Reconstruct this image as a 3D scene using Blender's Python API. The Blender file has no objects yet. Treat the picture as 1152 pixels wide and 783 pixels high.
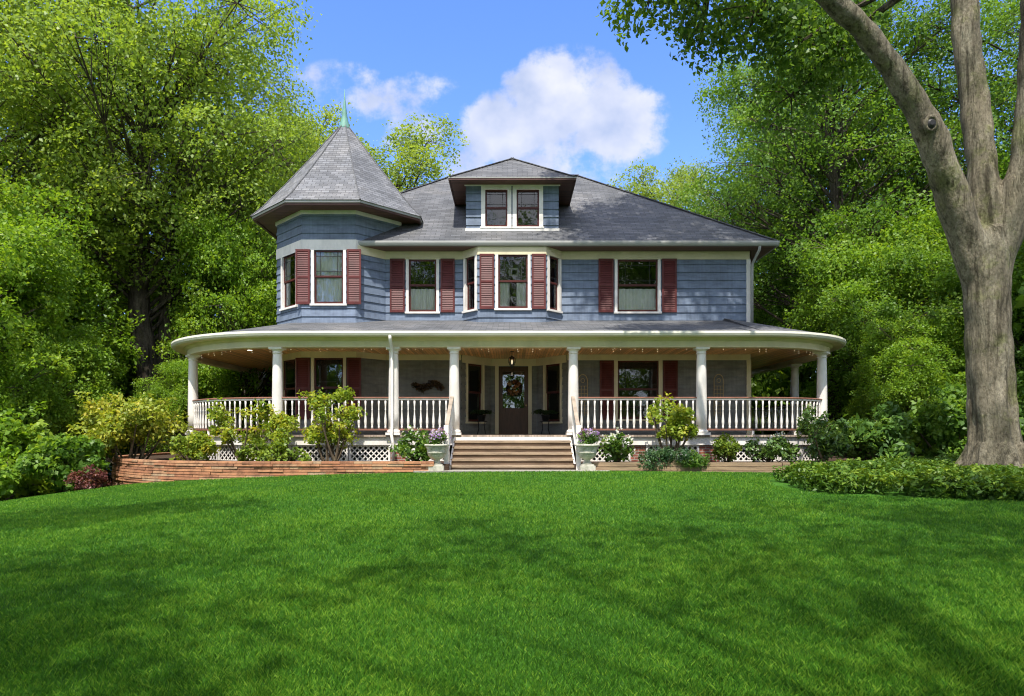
import bpy, math, random
import numpy as np
from mathutils import Vector

R = math.radians
random.seed(7)
scn = bpy.context.scene
COL = scn.collection
F = 768.0            # focal length in photo pixels (24 mm on a 36 mm wide frame of 1152 px)
HZ = 487.0           # eye level row in the photo

def at(px, py, Y):
    return Vector(((px - 576.0) * Y / F, Y, (HZ - py) * Y / F))

# ------------------------------------------------------------------ materials
def new_mat(name):
    m = bpy.data.materials.new(name)
    m.use_nodes = True
    nt = m.node_tree
    return m, nt, nt.nodes['Principled BSDF']

def ramp(nt, stops, interp='LINEAR'):
    r = nt.nodes.new('ShaderNodeValToRGB')
    r.color_ramp.interpolation = interp
    els = r.color_ramp.elements
    while len(els) < len(stops):
        els.new(0.5)
    for e, (p, c) in zip(els, stops):
        e.position = p
        e.color = (c[0], c[1], c[2], 1)
    return r

def coords(nt, kind='Object', scale=(1, 1, 1)):
    tc = nt.nodes.new('ShaderNodeTexCoord')
    mp = nt.nodes.new('ShaderNodeMapping')
    mp.inputs['Scale'].default_value = scale
    nt.links.new(tc.outputs[kind], mp.inputs['Vector'])
    return mp.outputs['Vector']

def noise(nt, vec, scale, detail=4, rough=0.55):
    n = nt.nodes.new('ShaderNodeTexNoise')
    n.inputs['Scale'].default_value = scale
    n.inputs['Detail'].default_value = detail
    n.inputs['Roughness'].default_value = rough
    nt.links.new(vec, n.inputs['Vector'])
    return n

def bump(nt, bsdf, height, strength, dist=0.01):
    b = nt.nodes.new('ShaderNodeBump')
    b.inputs['Strength'].default_value = strength
    b.inputs['Distance'].default_value = dist
    nt.links.new(height, b.inputs['Height'])
    nt.links.new(b.outputs['Normal'], bsdf.inputs['Normal'])

def mixc(nt, fac, a, b, mode='MIX'):
    m = nt.nodes.new('ShaderNodeMix')
    m.data_type = 'RGBA'
    m.blend_type = mode
    for sock, v in ((m.inputs[0], fac), (m.inputs[6], a), (m.inputs[7], b)):
        if hasattr(v, 'links') or hasattr(v, 'is_linked'):
            nt.links.new(v, sock)
        elif isinstance(v, (int, float)):
            sock.default_value = v
        else:
            sock.default_value = (v[0], v[1], v[2], 1)
    return m.outputs[2]

def simple(name, c, rough=0.6, var=0.25, scale=3.0, stretch=(1, 1, 1), bmp=0.15, dist=0.004, spec=0.3, c2=None):
    """painted / weathered surface: two tones broken up by noise plus fine bump"""
    m, nt, b = new_mat(name)
    v = coords(nt, 'Object', stretch)
    n = noise(nt, v, scale, 6, 0.62)
    lo = c2 if c2 else tuple(x * (1 - var) for x in c)
    hi = tuple(min(1, x * (1 + var * 0.6)) for x in c)
    r = ramp(nt, [(0.3, lo), (0.52, c), (0.75, hi)])
    nt.links.new(n.outputs['Fac'], r.inputs['Fac'])
    nt.links.new(r.outputs['Color'], b.inputs['Base Color'])
    b.inputs['Roughness'].default_value = rough
    b.inputs['Specular IOR Level'].default_value = spec
    if bmp:
        n2 = noise(nt, v, scale * 9, 4)
        bump(nt, b, n2.outputs['Fac'], bmp, dist)
    return m

def mat_siding(name, c):
    m, nt, b = new_mat(name)
    v = coords(nt, 'Object', (1, 1, 1))
    big = noise(nt, v, 0.9, 5, 0.6)
    # shingle to shingle tone, long in the course direction
    vs = coords(nt, 'Object', (1.2, 1.2, 3.85))
    br = nt.nodes.new('ShaderNodeTexNoise')
    br.inputs['Scale'].default_value = 2.4
    br.inputs['Detail'].default_value = 3
    nt.links.new(vs, br.inputs['Vector'])
    streak = noise(nt, coords(nt, 'Object', (14, 14, 0.8)), 1.0, 4)
    r1 = ramp(nt, [(0.25, tuple(x * 0.7 for x in c)), (0.5, c), (0.8, tuple(x * 1.3 for x in c))])
    nt.links.new(big.outputs['Fac'], r1.inputs['Fac'])
    r2 = ramp(nt, [(0.3, (0.78,) * 3), (0.7, (1.15, 1.14, 1.1))])
    nt.links.new(br.outputs['Fac'], r2.inputs['Fac'])
    r3 = ramp(nt, [(0.3, (0.86,) * 3), (0.7, (1.1,) * 3)])
    nt.links.new(streak.outputs['Fac'], r3.inputs['Fac'])
    c1 = mixc(nt, 1.0, r1.outputs['Color'], r2.outputs['Color'], 'MULTIPLY')
    c2 = mixc(nt, 1.0, c1, r3.outputs['Color'], 'MULTIPLY')
    nt.links.new(c2, b.inputs['Base Color'])
    b.inputs['Roughness'].default_value = 0.62
    b.inputs['Specular IOR Level'].default_value = 0.3
    bump(nt, b, streak.outputs['Fac'], 0.25, 0.006)
    return m

def mat_shingle(name, base, row=0.14, width=0.33):
    m, nt, b = new_mat(name)
    uv = coords(nt, 'UV')
    bt = nt.nodes.new('ShaderNodeTexBrick')
    bt.inputs['Scale'].default_value = 1.0
    bt.inputs['Brick Width'].default_value = width
    bt.inputs['Row Height'].default_value = row
    bt.inputs['Mortar Size'].default_value = 0.009
    bt.inputs['Mortar Smooth'].default_value = 0.4
    bt.inputs['Bias'].default_value = 0.0
    bt.inputs['Color1'].default_value = (*[x * 0.72 for x in base], 1)
    bt.inputs['Color2'].default_value = (*[x * 1.3 for x in base], 1)
    bt.inputs['Mortar'].default_value = (*[x * 0.3 for x in base], 1)
    nt.links.new(uv, bt.inputs['Vector'])
    n = noise(nt, coords(nt, 'Object'), 0.7, 6, 0.65)
    r = ramp(nt, [(0.3, (0.58, 0.6, 0.62)), (0.5, (0.95, 0.95, 0.95)), (0.72, (1.35, 1.28, 1.18))])
    nt.links.new(n.outputs['Fac'], r.inputs['Fac'])
    c = mixc(nt, 1.0, bt.outputs['Color'], r.outputs['Color'], 'MULTIPLY')
    g = noise(nt, coords(nt, 'Object'), 60, 2)
    rg = ramp(nt, [(0.3, (0.75,) * 3), (0.7, (1.2,) * 3)])
    nt.links.new(g.outputs['Fac'], rg.inputs['Fac'])
    c = mixc(nt, 1.0, c, rg.outputs['Color'], 'MULTIPLY')
    nt.links.new(c, b.inputs['Base Color'])
    b.inputs['Roughness'].default_value = 0.85
    # saw-tooth height so every course casts a lip
    sep = nt.nodes.new('ShaderNodeSeparateXYZ')
    nt.links.new(uv, sep.inputs[0])
    md = nt.nodes.new('ShaderNodeMath'); md.operation = 'DIVIDE'; md.inputs[1].default_value = row
    nt.links.new(sep.outputs['Y'], md.inputs[0])
    fr = nt.nodes.new('ShaderNodeMath'); fr.operation = 'FRACT'
    nt.links.new(md.outputs[0], fr.inputs[0])
    inv = nt.nodes.new('ShaderNodeMath'); inv.operation = 'SUBTRACT'; inv.inputs[0].default_value = 1.0
    nt.links.new(fr.outputs[0], inv.inputs[1])
    ad = nt.nodes.new('ShaderNodeMath'); ad.operation = 'MULTIPLY_ADD'; ad.inputs[1].default_value = 0.5
    nt.links.new(bt.outputs['Color'], ad.inputs[0]); nt.links.new(inv.outputs[0], ad.inputs[2])
    bump(nt, b, ad.outputs[0], 0.9, 0.02)
    return m

def mat_brick(name, c1, c2, mortar, w=0.3, h=0.085, gap=0.012):
    m, nt, b = new_mat(name)
    uv = coords(nt, 'UV')
    bt = nt.nodes.new('ShaderNodeTexBrick')
    bt.inputs['Scale'].default_value = 1.0
    bt.inputs['Brick Width'].default_value = w
    bt.inputs['Row Height'].default_value = h
    bt.inputs['Mortar Size'].default_value = gap
    bt.inputs['Mortar Smooth'].default_value = 0.3
    bt.inputs['Color1'].default_value = (*c1, 1)
    bt.inputs['Color2'].default_value = (*c2, 1)
    bt.inputs['Mortar'].default_value = (*mortar, 1)
    nt.links.new(uv, bt.inputs['Vector'])
    n = noise(nt, coords(nt, 'Object'), 2.5, 6, 0.7)
    r = ramp(nt, [(0.28, (0.45, 0.42, 0.4)), (0.5, (1, 1, 1)), (0.72, (1.45, 1.3, 1.15))])
    nt.links.new(n.outputs['Fac'], r.inputs['Fac'])
    c = mixc(nt, 1.0, bt.outputs['Color'], r.outputs['Color'], 'MULTIPLY')
    nt.links.new(c, b.inputs['Base Color'])
    b.inputs['Roughness'].default_value = 0.85
    bump(nt, b, bt.outputs['Fac'], -0.8, 0.012)
    return m

def mat_boards(name, c, axis='X', w=0.09, rough=0.5, gapdark=0.35):
    """narrow tongue-and-groove boards"""
    m, nt, b = new_mat(name)
    tc = nt.nodes.new('ShaderNodeTexCoord')
    sep = nt.nodes.new('ShaderNodeSeparateXYZ')
    nt.links.new(tc.outputs['Object'], sep.inputs[0])
    d = nt.nodes.new('ShaderNodeMath'); d.operation = 'DIVIDE'; d.inputs[1].default_value = w
    nt.links.new(sep.outputs[axis], d.inputs[0])
    fl = nt.nodes.new('ShaderNodeMath'); fl.operation = 'FLOOR'
    nt.links.new(d.outputs[0], fl.inputs[0])
    wn = nt.nodes.new('ShaderNodeTexWhiteNoise'); wn.noise_dimensions = '1D'
    nt.links.new(fl.outputs[0], wn.inputs['W'])
    fr = nt.nodes.new('ShaderNodeMath'); fr.operation = 'FRACT'
    nt.links.new(d.outputs[0], fr.inputs[0])
    rg = ramp(nt, [(0.0, (gapdark,) * 3), (0.1, (1, 1, 1)), (0.9, (1, 1, 1)), (1.0, (gapdark,) * 3)])
    nt.links.new(fr.outputs[0], rg.inputs['Fac'])
    rw = ramp(nt, [(0.0, tuple(x * 0.7 for x in c)), (1.0, tuple(x * 1.3 for x in c))])
    nt.links.new(wn.outputs['Value'], rw.inputs['Fac'])
    st = (1.5, 22, 1.5) if axis == 'Y' else (22, 1.5, 1.5)
    n = noise(nt, coords(nt, 'Object', st), 1.0, 5)
    rn = ramp(nt, [(0.3, (0.75,) * 3), (0.7, (1.2,) * 3)])
    nt.links.new(n.outputs['Fac'], rn.inputs['Fac'])
    cc = mixc(nt, 1.0, rw.outputs['Color'], rg.outputs['Color'], 'MULTIPLY')
    cc = mixc(nt, 1.0, cc, rn.outputs['Color'], 'MULTIPLY')
    nt.links.new(cc, b.inputs['Base Color'])
    b.inputs['Roughness'].default_value = rough
    bump(nt, b, rg.outputs['Color'], 0.5, 0.006)
    return m

def mat_leaf(name, dark, mid, light, trans=0.35, rough=0.45, spec=0.35):
    m, nt, b = new_mat(name)
    a = nt.nodes.new('ShaderNodeAttribute'); a.attribute_name = 'tint'
    r = ramp(nt, [(0.0, dark), (0.5, mid), (1.0, light)])
    nt.links.new(a.outputs['Fac'], r.inputs['Fac'])
    nt.links.new(r.outputs['Color'], b.inputs['Base Color'])
    b.inputs['Roughness'].default_value = rough
    b.inputs['Specular IOR Level'].default_value = spec
    t = nt.nodes.new('ShaderNodeBsdfTranslucent')
    g = mixc(nt, 1.0, r.outputs['Color'], (1.35, 1.25, 0.5), 'MULTIPLY')
    nt.links.new(g, t.inputs['Color'])
    mx = nt.nodes.new('ShaderNodeMixShader'); mx.inputs[0].default_value = trans
    nt.links.new(b.outputs[0], mx.inputs[1]); nt.links.new(t.outputs[0], mx.inputs[2])
    nt.links.new(mx.outputs[0], nt.nodes['Material Output'].inputs['Surface'])
    return m

def mat_bark(name, c1, c2, c3, scale=3.0, stretch=0.35, bmp=0.6, dist=0.03):
    m, nt, b = new_mat(name)
    v = coords(nt, 'Object', (1, 1, stretch))
    n1 = noise(nt, v, scale, 7, 0.65)
    r = ramp(nt, [(0.28, c1), (0.5, c2), (0.7, c3)])
    nt.links.new(n1.outputs['Fac'], r.inputs['Fac'])
    n3 = noise(nt, coords(nt, 'Object', (1, 1, 0.6)), 0.9, 4, 0.6)
    r3 = ramp(nt, [(0.35, (0.7, 0.72, 0.66)), (0.6, (1.15, 1.12, 1.05))])
    nt.links.new(n3.outputs['Fac'], r3.inputs['Fac'])
    c = mixc(nt, 1.0, r.outputs['Color'], r3.outputs['Color'], 'MULTIPLY')
    nt.links.new(c, b.inputs['Base Color'])
    b.inputs['Roughness'].default_value = 0.85
    b.inputs['Specular IOR Level'].default_value = 0.2
    n4 = noise(nt, coords(nt, 'Object', (1, 1, 0.8)), scale * 6, 5, 0.7)
    r4 = ramp(nt, [(0.36, (0.62, 0.6, 0.56)), (0.5, (1, 1, 1)), (0.66, (1.25, 1.25, 1.2))])
    nt.links.new(n4.outputs['Fac'], r4.inputs['Fac'])
    c = mixc(nt, 1.0, c, r4.outputs['Color'], 'MULTIPLY')
    n5 = noise(nt, coords(nt, 'Object', (1, 1, 0.07)), scale * 2.6, 5, 0.6)
    r5 = ramp(nt, [(0.36, (0.4, 0.39, 0.36)), (0.47, (1, 1, 1)), (0.7, (1.12, 1.12, 1.1))])
    nt.links.new(n5.outputs['Fac'], r5.inputs['Fac'])
    c = mixc(nt, 1.0, c, r5.outputs['Color'], 'MULTIPLY')
    n6 = noise(nt, coords(nt, 'Object'), 1.3, 6, 0.7)
    r6 = ramp(nt, [(0.52, (1, 1, 1)), (0.62, (0.78, 0.88, 0.6))])
    nt.links.new(n6.outputs['Fac'], r6.inputs['Fac'])
    nt.links.new(mixc(nt, 1.0, c, r6.outputs['Color'], 'MULTIPLY'), b.inputs['Base Color'])
    n2 = noise(nt, coords(nt, 'Object', (1, 1, stretch * 0.6)), scale * 4, 6, 0.65)
    bump(nt, b, n2.outputs['Fac'], bmp, dist)
    return m

M = {}
M['siding'] = mat_siding('blue_siding', (0.15, 0.19, 0.267))
M['porch_grey'] = mat_siding('porch_grey_siding', (0.185, 0.19, 0.185))
M['white'] = simple('white_paint', (0.76, 0.72, 0.67), 0.5, 0.2, 2.2, (1, 1, 0.5), 0.1)
M['cream'] = simple('cream_paint', (0.66, 0.59, 0.4), 0.5, 0.2, 1.2, (1, 1, 0.6), 0.1)
M['gutter'] = simple('gutter_metal', (0.34, 0.34, 0.32), 0.35, 0.15, 1.5, (0.4, 1, 1), 0.05)
M['gutter_pale'] = simple('pale_gutter_paint', (0.6, 0.58, 0.48), 0.4, 0.15, 1.5, (0.4, 1, 1), 0.05)
M['shutter'] = simple('red_shutter_paint', (0.108, 0.025, 0.023), 0.5, 0.3, 4, (1, 1, 0.5), 0.1)
M['sash'] = simple('maroon_sash_paint', (0.075, 0.018, 0.015), 0.4, 0.3, 4, (1, 1, 0.5), 0.1)
M['soffit'] = mat_boards('brown_soffit', (0.13, 0.06, 0.045), 'Y', 0.1, 0.6, 0.4)
M['fascia'] = simple('brown_fascia_paint', (0.1, 0.05, 0.042), 0.5, 0.25, 3)
M['ceiling'] = mat_boards('porch_ceiling_wood', (0.8, 0.43, 0.17), 'X', 0.085, 0.35, 0.4)
M['deck'] = mat_boards('porch_floor_paint', (0.36, 0.28, 0.22), 'X', 0.09, 0.4, 0.4)
M['railwood'] = simple('rail_brown_paint', (0.22, 0.1, 0.07), 0.45, 0.3, 3, (1, 1, 1), 0.1)
M['weathered'] = simple('weathered_rail_paint', (0.33, 0.27, 0.21), 0.8, 0.4, 3)
M['step'] = simple('weathered_step_wood', (0.33, 0.245, 0.165), 0.8, 0.5, 2.2, (0.7, 6, 6), 0.5, 0.01)
M['riser'] = simple('step_riser_wood', (0.15, 0.1, 0.065), 0.85, 0.5, 2.2, (0.7, 6, 6), 0.5, 0.01)
M['stone'] = simple('grey_stone', (0.3, 0.28, 0.24), 0.85, 0.4, 5, (1, 1, 1), 0.6, 0.02)
M['urnstone'] = simple('cast_stone', (0.46, 0.44, 0.37), 0.85, 0.4, 6, (1, 1, 1), 0.5, 0.015, c2=(0.22, 0.23, 0.16))
M['roof'] = mat_shingle('grey_shingles', (0.108, 0.11, 0.116))
M['roof_tower'] = mat_shingle('tower_shingles', (0.142, 0.146, 0.157), 0.12, 0.25)
M['copper'] = simple('verdigris_copper', (0.13, 0.28, 0.225), 0.55, 0.35, 9, (1, 1, 0.3), 0.2)
M['brick'] = mat_brick('pier_brick', (0.3, 0.09, 0.055), (0.2, 0.06, 0.04), (0.33, 0.28, 0.24), 0.2, 0.075)
m, nt, b = new_mat('old_brick')
uvn = coords(nt, 'UV')
spu = nt.nodes.new('ShaderNodeSeparateXYZ'); nt.links.new(uvn, spu.inputs[0])
r = ramp(nt, [(0.0, (0.13, 0.075, 0.045)), (0.3, (0.33, 0.14, 0.07)), (0.6, (0.4, 0.19, 0.095)), (0.8, (0.34, 0.22, 0.13)), (1.0, (0.42, 0.3, 0.19))])
nt.links.new(spu.outputs[0], r.inputs['Fac'])
n_a = noise(nt, coords(nt, 'Object'), 5, 6, 0.7)
r_a = ramp(nt, [(0.3, (0.45, 0.43, 0.4)), (0.5, (1, 1, 1)), (0.72, (1.35, 1.3, 1.2))]); nt.links.new(n_a.outputs['Fac'], r_a.inputs['Fac'])
nt.links.new(mixc(nt, 1.0, r.outputs['Color'], r_a.outputs['Color'], 'MULTIPLY'), b.inputs['Base Color'])
b.inputs['Roughness'].default_value = 0.9
bump(nt, b, noise(nt, coords(nt, 'Object'), 30, 5, 0.7).outputs['Fac'], 0.6, 0.015)
M['wallbrick'] = m
M['timber'] = simple('edging_timber', (0.3, 0.21, 0.13), 0.85, 0.45, 2.5, (0.5, 4, 6), 0.5, 0.015)
M['curtain'] = simple('lace_curtain', (0.92, 0.9, 0.86), 0.9, 0.12, 6, (3, 3, 0.4), 0.2)
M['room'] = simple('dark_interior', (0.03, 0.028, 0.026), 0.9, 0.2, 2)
M['door'] = simple('dark_door_wood', (0.085, 0.04, 0.023), 0.35, 0.35, 3, (8, 8, 0.8), 0.1)
M['lead'] = simple('dark_leading', (0.02, 0.019, 0.018), 0.5, 0.2, 8)
M['iron'] = simple('black_iron', (0.02, 0.02, 0.02), 0.45, 0.2, 8)
M['brass'] = simple('aged_brass', (0.5, 0.32, 0.12), 0.35, 0.25, 12)
M['trellis'] = simple('pale_gold_wire', (0.5, 0.36, 0.17), 0.5, 0.2, 9)
M['mulch'] = simple('dark_mulch', (0.065, 0.04, 0.026), 0.95, 0.5, 7, (1, 1, 1), 0.9, 0.03)
M['twig'] = mat_bark('twig_bark', (0.07, 0.05, 0.035), (0.13, 0.1, 0.07), (0.2, 0.16, 0.12), 9, 0.4, 0.4, 0.01)
M['bark'] = mat_bark('dark_bark', (0.035, 0.028, 0.022), (0.08, 0.066, 0.053), (0.16, 0.135, 0.11), 5, 0.25, 0.8, 0.05)
M['bigbark'] = mat_bark('smooth_grey_bark', (0.1, 0.088, 0.066), (0.205, 0.18, 0.137), (0.33, 0.3, 0.24), 3.2, 0.22, 1.0, 0.16)
for n_, c_ in (('glass', None),):
    m, nt, b = new_mat('window_glass')
    nt.nodes.remove(b)
    tr = nt.nodes.new('ShaderNodeBsdfTransparent'); tr.inputs['Color'].default_value = (0.95, 0.96, 0.95, 1)
    gl = nt.nodes.new('ShaderNodeBsdfGlossy'); gl.inputs['Roughness'].default_value = 0.015
    gl.inputs['Color'].default_value = (0.95, 0.97, 1.0, 1)
    fn = nt.nodes.new('ShaderNodeFresnel'); fn.inputs['IOR'].default_value = 1.75
    wv = noise(nt, coords(nt, 'Object'), 1.6, 2)
    bp = nt.nodes.new('ShaderNodeBump'); bp.inputs['Strength'].default_value = 0.08; bp.inputs['Distance'].default_value = 0.03
    nt.links.new(wv.outputs['Fac'], bp.inputs['Height'])
    nt.links.new(bp.outputs['Normal'], gl.inputs['Normal'])
    mx = nt.nodes.new('ShaderNodeMixShader')
    nt.links.new(fn.outputs[0], mx.inputs[0]); nt.links.new(tr.outputs[0], mx.inputs[1]); nt.links.new(gl.outputs[0], mx.inputs[2])
    nt.links.new(mx.outputs[0], nt.nodes['Material Output'].inputs['Surface'])
    M['glass'] = m
def emit_mat(name, c, s):
    m, nt, b = new_mat(name)
    b.inputs['Base Color'].default_value = (*c, 1)
    b.inputs['Emission Color'].default_value = (*c, 1)
    b.inputs['Emission Strength'].default_value = s
    return m
M['bulb'] = emit_mat('warm_bulb', (1.0, 0.82, 0.55), 0.4)
M['lens'] = emit_mat('lamp_lens', (1.0, 0.93, 0.8), 2.0)
# foliage (dark, mid, light)
M['leaf_left'] = mat_leaf('leaf_spring_green', (0.15, 0.25, 0.035), (0.255, 0.375, 0.055), (0.38, 0.475, 0.09), 0.52)
M['leaf_pale'] = mat_leaf('leaf_pale_green', (0.15, 0.235, 0.045), (0.25, 0.35, 0.06), (0.37, 0.46, 0.09), 0.5)
M['leaf_under'] = mat_leaf('leaf_bright_understory', (0.1, 0.21, 0.022), (0.19, 0.335, 0.03), (0.33, 0.45, 0.046), 0.5)
M['leaf_dark'] = mat_leaf('leaf_deep_green', (0.075, 0.165, 0.026), (0.13, 0.255, 0.034), (0.23, 0.35, 0.05), 0.5)
M['leaf_big'] = mat_leaf('leaf_beech_green', (0.055, 0.125, 0.022), (0.1, 0.2, 0.03), (0.18, 0.29, 0.042), 0.5)
M['leaf_wood'] = mat_leaf('leaf_woodland', (0.085, 0.18, 0.024), (0.15, 0.28, 0.03), (0.27, 0.38, 0.042), 0.5)
M['leaf_yellow'] = mat_leaf('leaf_yellow_green', (0.14, 0.2, 0.025), (0.3, 0.37, 0.045), (0.54, 0.47, 0.06), 0.42)
M['leaf_azalea'] = mat_leaf('leaf_azalea', (0.12, 0.2, 0.022), (0.26, 0.36, 0.036), (0.5, 0.45, 0.05), 0.42)
M['leaf_shrub'] = mat_leaf('leaf_shrub_green', (0.05, 0.115, 0.024), (0.11, 0.22, 0.035), (0.23, 0.34, 0.055), 0.36)
M['leaf_rhodo'] = mat_leaf('leaf_rhododendron', (0.05, 0.11, 0.03), (0.1, 0.19, 0.042), (0.2, 0.3, 0.065), 0.3, 0.35, 0.5)
M['leaf_juniper'] = mat_leaf('leaf_juniper', (0.02, 0.055, 0.022), (0.045, 0.105, 0.035), (0.1, 0.17, 0.05), 0.2)
M['leaf_box'] = mat_leaf('leaf_boxwood', (0.06, 0.11, 0.015), (0.15, 0.23, 0.025), (0.3, 0.38, 0.04), 0.3)
M['leaf_cover'] = mat_leaf('leaf_pachysandra', (0.032, 0.08, 0.014), (0.085, 0.17, 0.022), (0.26, 0.35, 0.04), 0.32, 0.45, 0.25)
M['leaf_red'] = mat_leaf('leaf_barberry', (0.06, 0.02, 0.02), (0.15, 0.045, 0.04), (0.25, 0.1, 0.07), 0.3)
M['leaf_fern'] = mat_leaf('leaf_fern', (0.012, 0.03, 0.01), (0.03, 0.065, 0.018), (0.07, 0.12, 0.03), 0.3)
M['leaf_dry'] = mat_leaf('dried_twig_leaves', (0.03, 0.018, 0.012), (0.07, 0.045, 0.025), (0.13, 0.08, 0.04), 0.15)
M['petal_white'] = mat_leaf('white_petals', (0.55, 0.58, 0.5), (0.7, 0.72, 0.66), (0.8, 0.8, 0.76), 0.3)
M['petal_purple'] = mat_leaf('lilac_petals', (0.2, 0.1, 0.3), (0.38, 0.25, 0.5), (0.68, 0.58, 0.72), 0.3)
M['petal_wreath'] = mat_leaf('wreath_flowers', (0.2, 0.08, 0.03), (0.45, 0.22, 0.09), (0.75, 0.6, 0.36), 0.2)
M['grassblade'] = mat_leaf('grass_blade', (0.036, 0.12, 0.012), (0.084, 0.24, 0.02), (0.22, 0.38, 0.04), 0.42, 0.5, 0.25)

# ground: lawn and shady woodland floor, split by a stored mask
m, nt, b = new_mat('ground_turf')
a = nt.nodes.new('ShaderNodeAttribute'); a.attribute_name = 'lawn'
n1 = noise(nt, coords(nt, 'Object'), 0.6, 5); n2 = noise(nt, coords(nt, 'Object'), 45, 4)
r1 = ramp(nt, [(0.3, (0.035, 0.11, 0.012)), (0.7, (0.065, 0.175, 0.02))]); nt.links.new(n1.outputs['Fac'], r1.inputs['Fac'])
r2 = ramp(nt, [(0.3, (0.45,) * 3), (0.7, (1.4,) * 3)]); nt.links.new(n2.outputs['Fac'], r2.inputs['Fac'])
lawnc = mixc(nt, 1.0, r1.outputs['Color'], r2.outputs['Color'], 'MULTIPLY')
r3 = ramp(nt, [(0.35, (0.03, 0.035, 0.014)), (0.65, (0.055, 0.08, 0.02))]); nt.links.new(n1.outputs['Fac'], r3.inputs['Fac'])
woodc = mixc(nt, 1.0, r3.outputs['Color'], r2.outputs['Color'], 'MULTIPLY')
nt.links.new(mixc(nt, a.outputs['Fac'], woodc, lawnc), b.inputs['Base Color'])
b.inputs['Roughness'].default_value = 0.9
b.inputs['Specular IOR Level'].default_value = 0.1
bump(nt, b, n2.outputs['Fac'], 0.8, 0.03)
M['ground'] = m

# ------------------------------------------------------------------ mesh builder
class MB:
    def __init__(s):
        s.v = []; s.f = []; s.uv = []
    def face(s, pts, uv=None):
        i = len(s.v)
        s.v += [tuple(p) for p in pts]
        s.f.append(tuple(range(i, i + len(pts))))
        s.uv.append(uv if uv else [(p[0] + p[1], p[2]) for p in pts])
    def box(s, x0, x1, y0, y1, z0, z1):
        s.lbox((0, 0), (1, 0), x0, x1, -y1, -y0, z0, z1)
    def lbox(s, O, U, u0, u1, n0, n1, z0, z1):
        """box in a wall frame: u along the wall, n outward, z up"""
        N = (U[1], -U[0])
        P = lambda u, n, z: (O[0] + U[0] * u + N[0] * n, O[1] + U[1] * u + N[1] * n, z)
        c = [P(u, n, z) for z in (z0, z1) for n in (n0, n1) for u in (u0, u1)]
        for q, uvq in (((2, 3, 7, 6), 'f'), ((1, 0, 4, 5), 'f'), ((0, 2, 6, 4), 's'), ((3, 1, 5, 7), 's'), ((4, 6, 7, 5), 't'), ((0, 1, 3, 2), 't')):
            uu = []
            for k in q:
                u = (u0, u1)[k & 1]; n = (n0, n1)[(k >> 1) & 1]; z = (z0, z1)[k >> 2]
                uu.append((u, z) if uvq == 'f' else ((n, z) if uvq == 's' else (u, n)))
            s.face([c[k] for k in q], uu)
    def bar(s, a, b, w, h, up=(0, 0, 1)):
        """square bar between two points"""
        a = Vector(a); b = Vector(b); d = (b - a).normalized()
        upv = Vector(up)
        if abs(d.dot(upv)) > 0.98: upv = Vector((0, 1, 0))
        x = d.cross(upv).normalized(); y = x.cross(d)
        c = [p + x * sx * w / 2 + y * sy * h / 2 for p in (a, b) for sx, sy in ((-1, -1), (1, -1), (1, 1), (-1, 1))]
        for q in ((0, 1, 2, 3), (7, 6, 5, 4), (0, 4, 5, 1), (1, 5, 6, 2), (2, 6, 7, 3), (3, 7, 4, 0)):
            s.face([c[k] for k in q])
    def tube(s, pts, radii, seg=8, cap=True):
        pts = [Vector(p) for p in pts]
        base = len(s.v); n = len(pts)
        prev = None
        for i, p in enumerate(pts):
            d = (pts[min(i + 1, n - 1)] - pts[max(i - 1, 0)])
            d = d.normalized() if d.length > 1e-9 else Vector((0, 0, 1))
            if prev is None:
                ref = Vector((1, 0, 0)) if abs(d.x) < 0.9 else Vector((0, 1, 0))
                x = (ref - d * ref.dot(d)).normalized()
            else:
                x = (prev - d * prev.dot(d)).normalized()
            prev = x; y = d.cross(x)
            for k in range(seg):
                t = 2 * math.pi * k / seg
                s.v.append(tuple(p + (x * math.cos(t) + y * math.sin(t)) * radii[i]))
        for i in range(n - 1):
            for k in range(seg):
                a0 = base + i * seg + k; a1 = base + i * seg + (k + 1) % seg
                s.f.append((a0, a1, a1 + seg, a0 + seg)); s.uv.append([(k / seg, i), ((k + 1) / seg, i), ((k + 1) / seg, i + 1), (k / seg, i + 1)])
        if cap:
            for i0 in (0, n - 1):
                q = [base + i0 * seg + k for k in range(seg)]
                if i0 == 0: q.reverse()
                s.f.append(tuple(q)); s.uv.append([(0, 0)] * seg)
    def lathe(s, prof, c=(0, 0, 0), seg=16, phase=0.0):
        base = len(s.v)
        for r, z in prof:
            for k in range(seg):
                t = 2 * math.pi * k / seg + phase
                s.v.append((c[0] + r * math.cos(t), c[1] + r * math.sin(t), c[2] + z))
        for i in range(len(prof) - 1):
            for k in range(seg):
                a0 = base + i * seg + k; a1 = base + i * seg + (k + 1) % seg
                s.f.append((a0, a1, a1 + seg, a0 + seg)); s.uv.append([(0, 0)] * 4)
        for i0, rev in ((0, True), (len(prof) - 1, False)):
            q = [base + i0 * seg + k for k in range(seg)]
            if rev: q.reverse()
            s.f.append(tuple(q)); s.uv.append([(0, 0)] * seg)
    def build(s, name, mat, parent=None, smooth=False, loc=None):
        me = bpy.data.meshes.new(name)
        me.from_pydata(s.v, [], s.f)
        ul = me.uv_layers.new(name='UVMap')
        flat = [c for face in s.uv for p in face for c in p]
        ul.data.foreach_set('uv', flat)
        me.materials.append(mat)
        if smooth:
            me.shade_smooth() if hasattr(me, 'shade_smooth') else None
        me.update()
        return link(name, me, parent, loc)

def link(name, me, parent=None, loc=None):
    o = bpy.data.objects.new(name, me)
    COL.objects.link(o)
    if parent: o.parent = parent
    if loc: o.location = loc
    return o

def tag(o, label, cat, group=None, kind=None):
    if label: o['label'] = label
    if cat: o['category'] = cat
    if group: o['group'] = group
    if kind: o['kind'] = kind
    return o

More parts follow.
